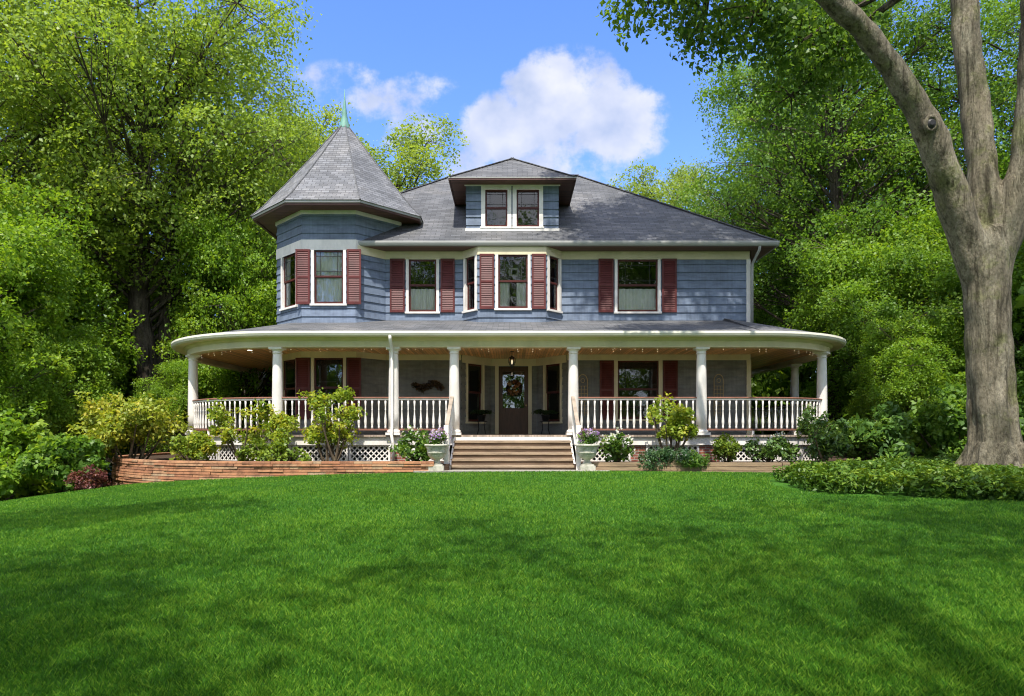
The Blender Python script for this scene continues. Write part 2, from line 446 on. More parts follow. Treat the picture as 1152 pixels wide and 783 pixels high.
def thing(name, label, cat, loc=(0, 0, 0), group=None, rz=0.0):
    o = bpy.data.objects.new(name, None)
    o.empty_display_size = 0.2
    COL.objects.link(o)
    o.location = loc; o.rotation_euler = (0, 0, rz)
    return tag(o, label, cat, group)

def np_mesh(name, V, Q, mat, tint=None):
    me = bpy.data.meshes.new(name)
    V = np.ascontiguousarray(V, dtype=np.float32); Q = np.ascontiguousarray(Q, dtype=np.int32)
    k = Q.shape[1]
    me.vertices.add(len(V)); me.vertices.foreach_set('co', V.ravel())
    me.loops.add(Q.size); me.loops.foreach_set('vertex_index', Q.ravel())
    me.polygons.add(len(Q)); me.polygons.foreach_set('loop_start', np.arange(0, Q.size, k, dtype=np.int32))
    if tint is not None:
        at_ = me.attributes.new('tint', 'FLOAT', 'POINT')
        at_.data.foreach_set('value', np.ascontiguousarray(tint, dtype=np.float32))
    me.materials.append(mat)
    me.update(calc_edges=True)
    return me

# ------------------------------------------------------------------ ground shape
def g(X, Y):
    z = -0.98 - 0.02 * np.clip(17.0 - Y, 0, 60)
    l = np.clip(-X - 2.0, 0, 14.0)
    z = z - 0.0065 * l * l
    return z + 0.025 * np.sin(X * 0.55 + 0.7) * np.sin(Y * 0.43)

def gz(x, y): return float(g(np.float64(x), np.float64(y)))

# ------------------------------------------------------------------ porch outline (column line)
SEGS = [('L', (-10.6, 29.0), (-10.6, 23.5)), ('A', (-6.3, 23.5), 4.3, 180.0, 270.0), ('L', (-6.3, 19.2), (6.9, 19.2)),
        ('A', (6.9, 22.2), 3.0, 270.0, 360.0), ('L', (9.9, 22.2), (9.9, 29.0))]
def seg_len(q):
    if q[0] == 'L': return math.dist(q[1], q[2])
    return q[2] * R(q[4] - q[3])
LENS = [seg_len(q) for q in SEGS]
TOT = sum(LENS)
S_FRONT = LENS[0] + LENS[1]
def sx(X): return S_FRONT + X + 6.3
def P(s, o=0.0):
    s = max(0.0, min(TOT, s))
    for q, L in zip(SEGS, LENS):
        if s <= L + 1e-9 or q is SEGS[-1]:
            if q[0] == 'L':
                t = s / L
                d = ((q[2][0] - q[1][0]) / L, (q[2][1] - q[1][1]) / L)
                n = (d[1], -d[0])
                return (q[1][0] + d[0] * s + n[0] * o, q[1][1] + d[1] * s + n[1] * o), n
            a = R(q[3]) + s / q[2]
            r = max(0.03, q[2] + o)
            return (q[1][0] + r * math.cos(a), q[1][1] + r * math.sin(a)), (math.cos(a), math.sin(a))
        s -= L
def s_samples(s0, s1, step=0.22):
    out = {s0, s1}
    acc = 0
    for q, L in zip(SEGS, LENS):
        if s0 < acc < s1: out.add(acc)
        if q[0] == 'A':
            n = max(2, int(L / step))
            for k in range(1, n):
                v = acc + L * k / n
                if s0 < v < s1: out.add(v)
        acc += L
    return sorted(out)
def sweep(mb, s0, s1, prof, closed=True, step=0.22, jit=None):
    """carry a cross-section of (offset, z) along the porch outline"""
    ss = s_samples(s0, s1, step)
    n = len(prof)
    vl = [0]
    for k in range(n):
        a_, b_ = prof[k], prof[(k + 1) % n]
        vl.append(vl[-1] + math.dist(a_, b_))
    rows = []
    for s in ss:
        rows.append([(*P(s, o)[0], z) for o, z in prof])
    for i in range(len(ss) - 1):
        for k in range(n if closed else n - 1):
            k2 = (k + 1) % n
            mb.face([rows[i][k], rows[i][k2], rows[i + 1][k2], rows[i + 1][k]],
                    [(ss[i], vl[k]), (ss[i], vl[k + 1]), (ss[i + 1], vl[k + 1]), (ss[i + 1], vl[k])])
    if closed:
        mb.face(rows[0][::-1]); mb.face(rows[-1])

# ------------------------------------------------------------------ house
house = thing('house', 'large blue shingled two-storey house with round turret, dormer and wraparound white porch', 'house', (0, 22.3, -1.0))
def part(mb, name, mat, parent=None, **k):
    o = mb.build(name, mat, parent or house, **k)
    p = parent or house
    # geometry is written in world coordinates
    if p is house: o.location = (0, -22.3, 1.0)
    return o
COURSE = 0.262
def wall_face(mb, A, B, z0, z1, openings=(), ext=0.009, lap=0.03):
    L = math.dist(A, B)
    U = ((B[0] - A[0]) / L, (B[1] - A[1]) / L); N = (U[1], -U[0])
    Pt = lambda u, n, z: (A[0] + U[0] * u + N[0] * n, A[1] + U[1] * u + N[1] * n, z)
    k0 = math.floor(z0 / COURSE)
    k = k0
    while k * COURSE < z1 - 1e-6:
        a0 = k * COURSE; b0 = a0 + COURSE
        a_ = max(a0, z0); b_ = min(b0, z1)
        cuts = sorted({a_, b_} | {z for op in openings for z in op[2:4] if a_ < z < b_})
        for c, d in zip(cuts, cuts[1:]):
            us = [(-ext, L + ext)]
            for (p0, p1, q0, q1) in openings:
                if q0 < d - 1e-6 and q1 > c + 1e-6:
                    nu = []
                    for (x, y) in us:
                        if p1 <= x or p0 >= y: nu.append((x, y)); continue
                        if p0 > x: nu.append((x, p0))
                        if p1 < y: nu.append((p1, y))
                    us = nu
            oc = lap * (1 - (c - a0) / COURSE); od = lap * (1 - (d - a0) / COURSE)
            for (x, y) in us:
                mb.face([Pt(x, oc, c), Pt(y, oc, c), Pt(y, od, d), Pt(x, od, d)])
                if abs(c - a0) < 1e-6:
                    mb.face([Pt(x, 0, c), Pt(y, 0, c), Pt(y, oc, c), Pt(x, oc, c)])
        k += 1
    return (A, U)

def window(A, U, u0, u1, z0, z1, casing=0.09, trim='white', curtain='full', lattice=True, sill=True, top_trim=0.1, hang=None, dark=False):
    """double-hung window: sash mesh with casing, sill, panes and curtain below it"""
    mb = MB(); w = 0.055; zm = (z0 + z1) / 2 + 0.02
    n0, n1 = -0.075, -0.02
    # upper sash slightly forward of the lower sash
    for (a, b, m0, m1) in ((zm - 0.02, z1, n0 + 0.03, n1), (z0, zm + 0.02, n0, n1 - 0.03)):
        mb.lbox(A, U, u0, u0 + w, m0, m1, a, b); mb.lbox(A, U, u1 - w, u1, m0, m1, a, b)
        mb.lbox(A, U, u0 + w, u1 - w, m0, m1, b - w, b); mb.lbox(A, U, u0 + w, u1 - w, m0, m1, a, a + (w if a > z0 else w * 1.5))
    win = part(mb, 'window', M['sash'])
    if lattice:
        mb = MB(); t = 0.013
        a, b = zm + 0.035, z1 - w; ul, ur = u0 + w, u1 - w
        iu = (ur - ul) * 0.17; iz = (b - a) * 0.18
        n_ = (n0 + n1) / 2 + 0.014
        for uu in (ul + iu, ur - iu): mb.lbox(A, U, uu - t / 2, uu + t / 2, n_ - 0.006, n_ + 0.012, a, b)
        for zz in (a + iz, b - iz): mb.lbox(A, U, ul, ur, n_ - 0.008, n_ + 0.01, zz - t / 2, zz + t / 2)
        part(mb, 'leaded_bar', M['lead'], win)
    mb = MB()
    N = (U[1], -U[0])
    Pt = lambda u, n, z: (A[0] + U[0] * u + N[0] * n, A[1] + U[1] * u + N[1] * n, z)
    for (a, b, n_) in ((zm, z1 - w, n0 + 0.045), (z0 + w, zm, n0 + 0.012)):
        mb.face([Pt(u0 + w, n_, a), Pt(u1 - w, n_, a), Pt(u1 - w, n_, b), Pt(u0 + w, n_, b)])
    part(mb, 'pane', M['glass'], win)
    mb = MB()
    c = casing
    mb.lbox(A, U, u0 - c, u0, -0.08, 0.045, z0, z1); mb.lbox(A, U, u1, u1 + c, -0.08, 0.045, z0, z1)
    mb.lbox(A, U, u0 - c, u1 + c, -0.08, 0.05 if top_trim else 0.033, z1 - 0.0, z1 + (top_trim or 0.03))
    part(mb, 'casing', M[trim], win)
    if sill:
        mb = MB(); mb.lbox(A, U, u0 - c - 0.03, u1 + c + 0.03, -0.09, 0.085, z0 - 0.06, z0)
        part(mb, 'sill', M[trim], win)
    if curtain:
        mb = MB()
        spans = {'full': [(0.0, 1.0, z0, z1)], 'lower': [(0.0, 1.0, z0, zm - 0.1)], 'sides': [(0.0, 0.3, z0, z1), (0.7, 1.0, z0, z1)],
                 'lowsides': [(0.0, 0.38, z0, zm), (0.62, 1.0, z0, zm)]}[curtain]
        for (f0, f1, a, b) in spans:
            n = 26
            for k in range(n):
                ua = u0 + (u1 - u0) * (f0 + (f1 - f0) * k / n); ub = u0 + (u1 - u0) * (f0 + (f1 - f0) * (k + 1) / n)
                na = -0.115 + 0.025 * math.sin(k * 1.7) + 0.01 * math.sin(k * 0.6); nb = -0.115 + 0.025 * math.sin((k + 1) * 1.7) + 0.01 * math.sin((k + 1) * 0.6)
                mb.face([Pt(ua, na, a), Pt(ub, nb, a), Pt(ub, nb, b), Pt(ua, na, b)])
        part(mb, 'curtain', M['curtain'], win)
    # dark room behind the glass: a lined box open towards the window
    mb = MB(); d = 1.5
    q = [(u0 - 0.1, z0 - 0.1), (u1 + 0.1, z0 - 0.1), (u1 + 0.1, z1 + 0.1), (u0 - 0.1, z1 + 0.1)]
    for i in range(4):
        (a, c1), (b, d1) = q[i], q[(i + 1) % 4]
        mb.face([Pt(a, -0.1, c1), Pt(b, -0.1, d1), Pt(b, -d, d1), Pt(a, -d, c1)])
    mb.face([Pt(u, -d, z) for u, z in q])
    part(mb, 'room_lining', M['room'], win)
    return win

def shutter(A, U, u0, u1, z0, z1, n0=0.03):
    mb = MB(); w = 0.055; n1 = n0 + 0.035; zm = z0 + (z1 - z0) * 0.5
    mb.lbox(A, U, u0, u0 + w, n0, n1, z0, z1); mb.lbox(A, U, u1 - w, u1, n0, n1, z0, z1)
    for a, b in ((z0, z0 + 0.09), (zm - 0.035, zm + 0.035), (z1 - 0.07, z1)): mb.lbox(A, U, u0 + w, u1 - w, n0, n1, a, b)
    N = (U[1], -U[0])
    Pt = lambda u, n, z: (A[0] + U[0] * u + N[0] * n, A[1] + U[1] * u + N[1] * n, z)
    for a, b in ((z0 + 0.09, zm - 0.035), (zm + 0.035, z1 - 0.07)):
        n = max(3, int((b - a) / 0.055))
        for k in range(n):
            za = a + (b - a) * k / n; zb = a + (b - a) * (k + 1) / n
            mb.face([Pt(u0 + w, n1 - 0.004, za), Pt(u1 - w, n1 - 0.004, za), Pt(u1 - w, n0 + 0.006, zb + 0.008), Pt(u0 + w, n0 + 0.006, zb + 0.008)])
            mb.face([Pt(u0 + w, n0 + 0.006, za), Pt(u1 - w, n0 + 0.006, za), Pt(u1 - w, n1 - 0.004, za), Pt(u0 + w, n1 - 0.004, za)])
        mb.face([Pt(u0 + w, n0 + 0.002, a), Pt(u1 - w, n0 + 0.002, a), Pt(u1 - w, n0 + 0.002, b), Pt(u0 + w, n0 + 0.002, b)])
    return part(mb, 'shutter', M['shutter'])

FY = 22.3
UX = (1.0, 0.0)
XL, XR, YB = -7.5, 7.75, 32.4
ZS = 5.92          # main soffit
# turret octagon
TC = (-5.77, 23.53); TA = 2.03
def octv(ap, k):
    r = ap / math.cos(math.pi / 8)
    t = R(-112.5 + 45 * k)
    return (TC[0] + r * math.cos(t), TC[1] + r * math.sin(t))

main = MB()
def win_wall(A, B, z0, z1, wins):
    """wall with windows; wins: dicts with u0,u1,z0,z1 and options"""
    ops = [(w['u'][0], w['u'][1], w['z'][0], w['z'][1]) for w in wins]
    A_, U = wall_face(main, A, B, z0, z1, ops)
    for w in wins:
        o = {k: v for k, v in w.items() if k not in ('u', 'z')}
        window(A_, U, w['u'][0], w['u'][1], w['z'][0], w['z'][1], **o)
    return A_, U

Z2 = 3.0
# upper floor facade
XA = -4.12
w2 = (3.95, 5.66)
win_wall((XA, FY), (-1.6, FY), Z2, ZS, [dict(u=(-3.37 - XA, -2.47 - XA), z=w2, curtain='lower', top_trim=0)])
B0, B1, B2, B3 = (-1.6, FY), (-1.07, 21.7), (1.07, 21.7), (1.62, FY)
win_wall(B0, B1, Z2, ZS, [dict(u=(0.17, 0.66), z=w2, casing=0.1, curtain=None, top_trim=0)])
bayA, bayU = win_wall(B1, B2, Z2, ZS, [dict(u=(1.07 - 0.44, 1.07 + 0.5), z=w2, curtain='lowsides', top_trim=0)])
win_wall(B2, B3, Z2, ZS, [dict(u=(0.16, 0.65), z=w2, casing=0.1, curtain=None, top_trim=0)])
win_wall((1.62, FY), (XR, FY), Z2, ZS, [dict(u=(3.44 - 1.62, 4.76 - 1.62), z=w2, curtain='lower', top_trim=0)])
for x0, x1 in ((-3.98, -3.5), (-2.33, -1.87), (2.82, 3.31), (4.89, 5.37)):
    shutter((0, FY), UX, x0, x1, 3.93, 5.68)
for x0, x1 in ((-1.03, -0.57), (0.63, 1.07)):
    shutter((0, 21.7), UX, x0, x1, 3.93, 5.68)
# ground floor facade with the recessed entry
upper, main = main, MB()
w1 = (0.45, 2.36)
win_wall((XA, FY), (-1.66, FY), -1.25, Z2, [])
R0, R1, R2, R3 = (-1.66, FY), (-0.74, 23.5), (0.86, 23.5), (1.8, FY)
Lr = math.dist(R0, R1)
win_wall(R0, R1, -1.25, Z2, [dict(u=(0.3, 1.05), z=(0.37, 2.3), trim='cream', lattice=False, curtain=None, casing=0.09, top_trim=0)])
win_wall(R2, R3, -1.25, Z2, [dict(u=(Lr - 1.05, Lr - 0.3), z=(0.37, 2.3), trim='cream', lattice=False, curtain=None, casing=0.09, top_trim=0)])
wall_face(main, R1, R2, -1.25, Z2, [(0.28, 1.3, -0.06, 2.28)])
win_wall((1.8, FY), (XR, FY), -1.25, Z2, [dict(u=(3.45 - 1.8, 4.79 - 1.8), z=w1, trim='cream', curtain=None, casing=0.12, top_trim=0)])
for x0, x1 in ((2.86, 3.32), (4.93, 5.4)):
    shutter((0, FY), UX, x0, x1, w1[0] - 0.02, w1[1])
part(main, 'porch_wall', M['porch_grey'])
main = upper
# side and back walls
wall_face(main, (XR, FY), (XR, YB), -1.25, ZS); wall_face(main, (XR, YB), (XL, YB), -1.25, ZS); wall_face(main, (XL, YB), (XL, 24.4), -1.25, ZS)
part(main, 'wall', M['siding'])
# turret
tw = MB(); tl = MB(); keep = main
for k in range(8):
    A, B = octv(TA, k), octv(TA, k + 1)
    L = math.dist(A, B)
    main = tl
    lo = [dict(u=(L / 2 - 0.46, L / 2 + 0.46) if k == 0 else (0.42, L - 0.36), z=w1, trim='cream', curtain=None, top_trim=0)] if k in (0, 7) else []
    win_wall(A, B, -1.25, Z2, lo)
    main = tw
    hi = {0: [dict(u=(L / 2 - 0.46, L / 2 + 0.46), z=(4.06, 5.75), curtain='full', top_trim=0)], 7: [dict(u=(0.42, L - 0.36), z=(4.06, 5.75), curtain='sides', top_trim=0)]}.get(k, [])
    r_ = win_wall(A, B, Z2, 6.98, hi)
    if k == 0: tA, tU = r_
part(tl, 'turret_base_wall', M['porch_grey'])
part(tw, 'turret_wall', M['siding'])
Lt = math.dist(octv(TA, 0), octv(TA, 1))
for z in ((4.04, 5.77), (w1[0] - 0.02, w1[1])):
    shutter(tA, tU, Lt / 2 - 0.46 - 0.12 - 0.45, Lt / 2 - 0.46 - 0.12, z[0], z[1], 0.035)
    shutter(tA, tU, Lt / 2 + 0.46 + 0.12, Lt / 2 + 0.46 + 0.12 + 0.45, z[0], z[1], 0.035)

def oct_ring(mb, ap0, ap1, z0, z1):
    """octagonal band between two apothems"""
    for k in range(8):
        a0, b0, a1, b1 = octv(ap0, k), octv(ap0, k + 1), octv(ap1, k), octv(ap1, k + 1)
        for za, q0, q1, qa, qb in ((z0, a0, b0, a1, b1), (z1, a0, b0, a1, b1)):
            mb.face([(*qa, za), (*qb, za), (*q1, za), (*q0, za)])
        mb.face([(*a1, z0), (*b1, z0), (*b1, z1), (*a1, z1)])
        mb.face([(*a0, z0), (*b0, z0), (*b0, z1), (*a0, z1)])
mb = MB(); oct_ring(mb, TA - 0.02, TA + 0.035, 5.75, 6.08); oct_ring(mb, TA - 0.02, TA + 0.06, 6.88, 6.995)
part(mb, 'turret_band', M['white'])
mb = MB(); oct_ring(mb, TA - 0.02, TA + 0.05, 2.37, 2.56); part(mb, 'turret_frieze', M['cream'])
mb = MB(); oct_ring(mb, TA - 0.1, 2.66, 7.0, 7.03); part(mb, 'turret_soffit', M['soffit'])
mb = MB(); oct_ring(mb, 2.66, 2.76, 7.02, 7.1); part(mb, 'turret_gutter', M['gutter'])
mb = MB(); oct_ring(mb, 2.64, 2.73, 6.96, 7.018); part(mb, 'turret_fascia', M['fascia'])
mb = MB()
prof = [(3.02, 7.09), (2.66, 7.43), (2.35, 7.8), (2.0, 8.2), (1.66, 8.62), (1.17, 9.22), (0.68, 9.86), (0.14, 10.55)]
vacc = 0
for i in range(len(prof) - 1):
    (r0, z0), (r1, z1) = prof[i], prof[i + 1]
    dv = math.hypot(r1 - r0, z1 - z0)
    for k in range(8):
        t0, t1 = R(-112.5 + 45 * k), R(-67.5 + 45 * k)
        pt = lambda r, t, z: (TC[0] + r * math.cos(t), TC[1] + r * math.sin(t), z)
        h0, h1 = r0 * math.sin(math.pi / 8), r1 * math.sin(math.pi / 8)
        o_ = k * 3.17
        mb.face([pt(r0, t0, z0), pt(r0, t1, z0), pt(r1, t1, z1), pt(r1, t0, z1)], [(o_ - h0, vacc), (o_ + h0, vacc), (o_ + h1, vacc + dv), (o_ - h1, vacc + dv)])
    vacc += dv
tr = part(mb, 'turret_roof', M['roof_tower'])
mb = MB()
for k in range(8):   # hip caps
    t = R(-112.5 + 45 * k)
    mb.tube([(TC[0] + (r + 0.005) * math.cos(t), TC[1] + (r + 0.005) * math.sin(t), z + 0.008) for r, z in prof], [0.022] * len(prof), 5)
part(mb, 'hip_cap', M['roof'], tr)
mb = MB(); mb.lathe([(0.21, 10.42), (0.2, 10.5), (0.15, 10.66), (0.1, 10.9), (0.06, 11.2), (0.03, 11.5), (0.006, 11.85)], (TC[0], TC[1], 0), 12)
part(mb, 'finial', M['copper'], tr, smooth=True)

# ---- main roof
ZE, EY, EXR, EXL, PT = 6.07, 21.6, 8.42, -8.15, 0.735
DR = 5.75; RZ = ZE + PT * DR
sl = math.hypot(1, PT)
mb = MB()
def roofpoly(mb, pts, axis):
    """axis: 'f' front slope (v grows with y), 'r','l','b'"""
    uv = []
    for p in pts:
        if axis == 'f': uv.append((p[0], (p[1] - EY) * sl))
        elif axis == 'b': uv.append((p[0], -p[1] * sl))
        elif axis == 'r': uv.append((p[1], (EXR - p[0]) * sl))
        else: uv.append((p[1], p[0] * sl))
    mb.face(pts, uv)
EYB = EY + 2 * DR
roofpoly(mb, [(-4.86, EY, ZE), (EXR, EY, ZE), (EXR - DR, EY + DR, RZ), (EXL + DR, EY + DR, RZ), (EXL + 3.05, EY + 3.05, ZE + 3.05 * PT)], 'f')
roofpoly(mb, [(EXR, EY, ZE), (EXR, EYB, ZE), (EXR - DR, EY + DR, RZ)], 'r')
roofpoly(mb, [(EXR, EYB, ZE), (EXL, EYB, ZE), (EXL + DR, EY + DR, RZ), (EXR - DR, EY + DR, RZ)], 'b')
roofpoly(mb, [(EXL, EYB, ZE), (EXL, 25.2, ZE), (EXL + 3.05, EY + 3.05, ZE + 3.05 * PT), (EXL + DR, EY + DR, RZ)], 'l')
roof = part(mb, 'roof', M['roof'])
mb = MB()
up = Vector((0, 0, 0.012))
for a, b in (((EXR, EY, ZE), (EXR - DR, EY + DR, RZ)), ((EXL + 3.05, EY + 3.05, ZE + 3.05 * PT), (EXL + DR, EY + DR, RZ)), ((EXL + DR, EY + DR, RZ), (EXR - DR, EY + DR, RZ))):
    mb.bar(Vector(a) + up, Vector(b) + up, 0.2, 0.03)
part(mb, 'ridge_cap', M['roof'], roof)
mb = MB()
mb.box(-4.86, EXR - 0.03, EY + 0.04, FY + 0.05, ZS, ZS + 0.03); mb.box(XR - 0.05, EXR - 0.03, FY + 0.05, EYB - 0.05, ZS, ZS + 0.03)
mb.box(EXL + 0.03, XL + 0.05, 25.2, EYB - 0.05, ZS, ZS + 0.03)
part(mb, 'soffit', M['soffit'])
mb = MB()
gp = [(0.0, 0.15), (-0.11, 0.15), (-0.115, 0.09), (-0.09, 0.03), (-0.04, 0.0), (0.0, 0.0)]
def gutter_x(mb, x0, x1, y, z):
    for i in range(len(gp)):
        (a, c), (b, d) = gp[i], gp[(i + 1) % len(gp)]
        mb.face([(x0, y + a, z + c), (x1, y + a, z + c), (x1, y + b, z + d), (x0, y + b, z + d)])
    for x in (x0, x1): mb.face([(x, y + a, z + c) for a, c in gp])
gutter_x(mb, -4.88, EXR + 0.02, EY + 0.04, 5.915)
mb.box(EXR - 0.03, EXR + 0.05, EY + 0.04, EYB, 5.93, 6.06)
part(mb, 'gutter', M['gutter'])
mb = MB()   # frieze board under the eave, following the bay
e = 0.04
mb.lbox((0, FY), UX, XA, -1.62, 0, e, 5.66, ZS - 0.002); mb.lbox((0, FY), UX, 1.64, XR + 0.04, 0, e, 5.66, ZS - 0.002)
for A, B in ((B0, B1), (B1, B2), (B2, B3)):
    L = math.dist(A, B); U = ((B[0] - A[0]) / L, (B[1] - A[1]) / L)
    mb.lbox(A, U, -0.016, L + 0.016, -0.01, e + 0.002, 5.66, ZS - 0.003)
A, B = octv(TA, 1), octv(TA, 2); L = math.dist(A, B); U = ((B[0] - A[0]) / L, (B[1] - A[1]) / L)
mb.lbox(A, U, 0.05, 1.15, 0, e, 5.66, ZS - 0.004)
mb.lbox((XR, FY), (0, 1), -0.04, YB - FY, 0.004, e, 5.66, ZS - 0.002)
part(mb, 'frieze_board', M['cream'])
mb = MB()
mb.lbox((0, FY), UX, XR - 0.1, XR + 0.032, 0.004, 0.034, -1.2, 5.66); mb.lbox((XR, FY), (0, 1), 0.0, 0.11, 0.004, 0.034, -1.2, 5.66)
part(mb, 'corner_board', M['white'])
mb = MB()
mb.tube([(XR + 0.1, EY + 0.02, 5.93), (XR + 0.1, EY + 0.05, 5.82), (XR + 0.06, FY - 0.14, 5.5), (XR + 0.06, FY - 0.1, 5.3), (XR + 0.06, FY - 0.1, 3.55)], [0.045] * 5, 8)
part(mb, 'downspout', M['gutter'], smooth=True)

# ---- dormer
DY = 22.4
main = MB()
win_wall((-1.5, DY), (1.52, DY), 6.4, 8.15, [dict(u=(-0.88 + 1.5, -0.15 + 1.5), z=(6.75, 7.98), curtain=None, casing=0.13, top_trim=0.12), dict(u=(0.15 + 1.5, 0.89 + 1.5), z=(6.75, 7.98), curtain=None, casing=0.13, top_trim=0.122)])
wall_face(main, (1.52, DY), (1.52, 25.6), 6.6, 8.15); wall_face(main, (-1.5, 25.6), (-1.5, DY), 6.6, 8.15)
part(main, 'dormer_wall', M['siding'])
mb = MB(); mb.lbox((0, DY), UX, -1.53, 1.55, 0.0, 0.07, 6.6, 6.69); mb.lbox((0, DY), UX, -1.56, 1.58, 0.0, 0.055, 8.1, 8.15)
part(mb, 'dormer_trim', M['white'])
dx, de, dz, pk = 2.03, 21.86, 8.2, 0.69
cx = 0.01
mb = MB()
z_ap = dz + pk * dx; y_ap = de + dx
ym = lambda z: EY + (z - ZE) / PT
ds = math.hypot(1, pk)
mb.face([(cx - dx, de, dz), (cx + dx, de, dz), (cx, y_ap, z_ap)], [(-dx, 0), (dx, 0), (0, dx * ds)])
for sg in (-1, 1):
    pts = [(cx + sg * dx, de, dz), (cx + sg * dx, ym(dz) + 0.1, dz), (cx, ym(z_ap) + 0.1, z_ap), (cx, y_ap, z_ap)]
    mb.face(pts, [(p[1], (dx - abs(p[0] - cx)) * ds) for p in pts])
dr = part(mb, 'dormer_roof', M['roof'])
mb = MB()
for sg in (-1, 1): mb.bar((cx + sg * dx, de, dz + 0.01), (cx, y_ap, z_ap + 0.012), 0.16, 0.025)
part(mb, 'hip_cap', M['roof'], dr)
mb = MB(); mb.box(cx - dx + 0.03, cx + dx - 0.03, de + 0.03, 25.2, 8.125, 8.145); part(mb, 'dormer_soffit', M['soffit'])
for nm, mt, o_, za, zb in (('dormer_fascia', 'fascia', 0.0, 8.1, 8.158), ('dormer_drip_edge', 'gutter', 0.012, 8.16, 8.192)):
    mb = MB(); mb.box(cx - dx - 0.01 - o_, cx + dx + 0.01 + o_, de - 0.01 - o_, de + 0.04, za, zb)
    for sg in (-1, 1): mb.box(cx + sg * dx - 0.02 - o_, cx + sg * dx + 0.02 + o_, de + 0.042, ym(8.2) + 0.05, za, zb)
    part(mb, nm, M[mt])

# ---- porch
S0, S1 = 0.0, TOT
mb = MB(); sweep(mb, S0, S1, [(0.5, 2.79), (-3.3, 3.72), (-3.3, 3.66), (0.5, 2.73)]); part(mb, 'porch_roof', M['roof'])
mb = MB(); sweep(mb, S0, S1, [(0.56, 2.79), (0.44, 2.79), (0.44, 2.655), (0.5, 2.64), (0.55, 2.67), (0.575, 2.73)]); part(mb, 'porch_gutter', M['gutter_pale'])
mb = MB(); sweep(mb, S0, S1, [(0.44, 2.66), (0.12, 2.66), (0.12, 2.42), (0.14, 2.41), (0.14, 2.395), (-0.13, 2.395), (-0.13, 2.69), (0.44, 2.69)])
sweep(mb, S0, S1, [(0.12, 2.66), (0.12, 2.57), (0.145, 2.58), (0.2, 2.625), (0.215, 2.66)])
part(mb, 'porch_beam', M['cream'])
mb = MB(); sweep(mb, S0, S1, [(-0.13, 2.56), (-3.35, 2.56), (-3.35, 2.6), (-0.13, 2.6)]); mb.box(-1.75, 1.9, 22.2, 23.6, 2.553, 2.59)
part(mb, 'porch_ceiling', M['ceiling'])
mb = MB(); sweep(mb, S0, S1, [(0.13, -0.06), (-3.3, -0.06), (-3.3, -0.11), (0.13, -0.11)]); mb.box(-1.75, 1.9, 22.2, 23.6, -0.12, -0.056)
part(mb, 'porch_floor', M['deck'])
mb = MB(); sweep(mb, S0, S1, [(0.07, -0.112), (0.02, -0.112), (0.02, -0.34), (0.07, -0.34)]); part(mb, 'porch_skirt', M['white'])
mb = MB()
mb.lbox((0, FY), UX, XA + 0.05, -1.66, 0.026, 0.06, 2.37, 2.556); mb.lbox((0, FY), UX, 1.8, XR, 0.026, 0.06, 2.37, 2.556)
for A, B in ((R0, R1), (R1, R2), (R2, R3)):
    L = math.dist(A, B); U = ((B[0] - A[0]) / L, (B[1] - A[1]) / L)
    mb.lbox(A, U, 0.0, L, 0.026, 0.058, 2.3, 2.55)
mb.lbox((0, FY), UX, XR - 0.1, XR + 0.04, 0.036, 0.065, -0.06, 2.37)
part(mb, 'wall_frieze', M['cream'])

COLS = [0.3, S_FRONT - 4.15, S_FRONT - 0.3, sx(-3.325), sx(-1.625), sx(1.725), sx(5.325), 28.09, 31.87, 36.6]
cm = MB(); cm.lathe([(0.148, 0.0), (0.15, 0.5), (0.147, 1.0), (0.14, 1.5), (0.13, 2.0), (0.122, 2.24)], (0, 0, 0.1), 20)
c_sh = None
for s in COLS:
    (x, y), n = P(s, 0.0)
    if c_sh is None:
        c_sh = part(cm, 'column', M['white'], smooth=True)
        bm_ = MB(); bm_.box(-0.2, 0.2, -0.2, 0.2, 0.0, 0.07); bm_.lathe([(0.17, 0.07), (0.19, 0.09), (0.19, 0.115), (0.165, 0.135), (0.155, 0.15)], (0, 0, 0), 20)
        cb = part(bm_, 'plinth', M['white'], c_sh)
        bm_ = MB(); bm_.lathe([(0.126, 2.28), (0.145, 2.29), (0.145, 2.305), (0.128, 2.315), (0.128, 2.35), (0.17, 2.39), (0.17, 2.4)], (0, 0, 0), 20); bm_.box(-0.185, 0.185, -0.185, 0.185, 2.4, 2.455)
        cc = part(bm_, 'capital', M['white'], c_sh)
        o = c_sh
    else:
        o = c_sh.copy(); COL.objects.link(o)
        for ch in (cb, cc):
            d = ch.copy(); COL.objects.link(d); d.parent = o
    o.location = (x, y - 22.3, -0.06 + 1.0)
    o.rotation_euler = (0, 0, math.atan2(n[0], -n[1]))

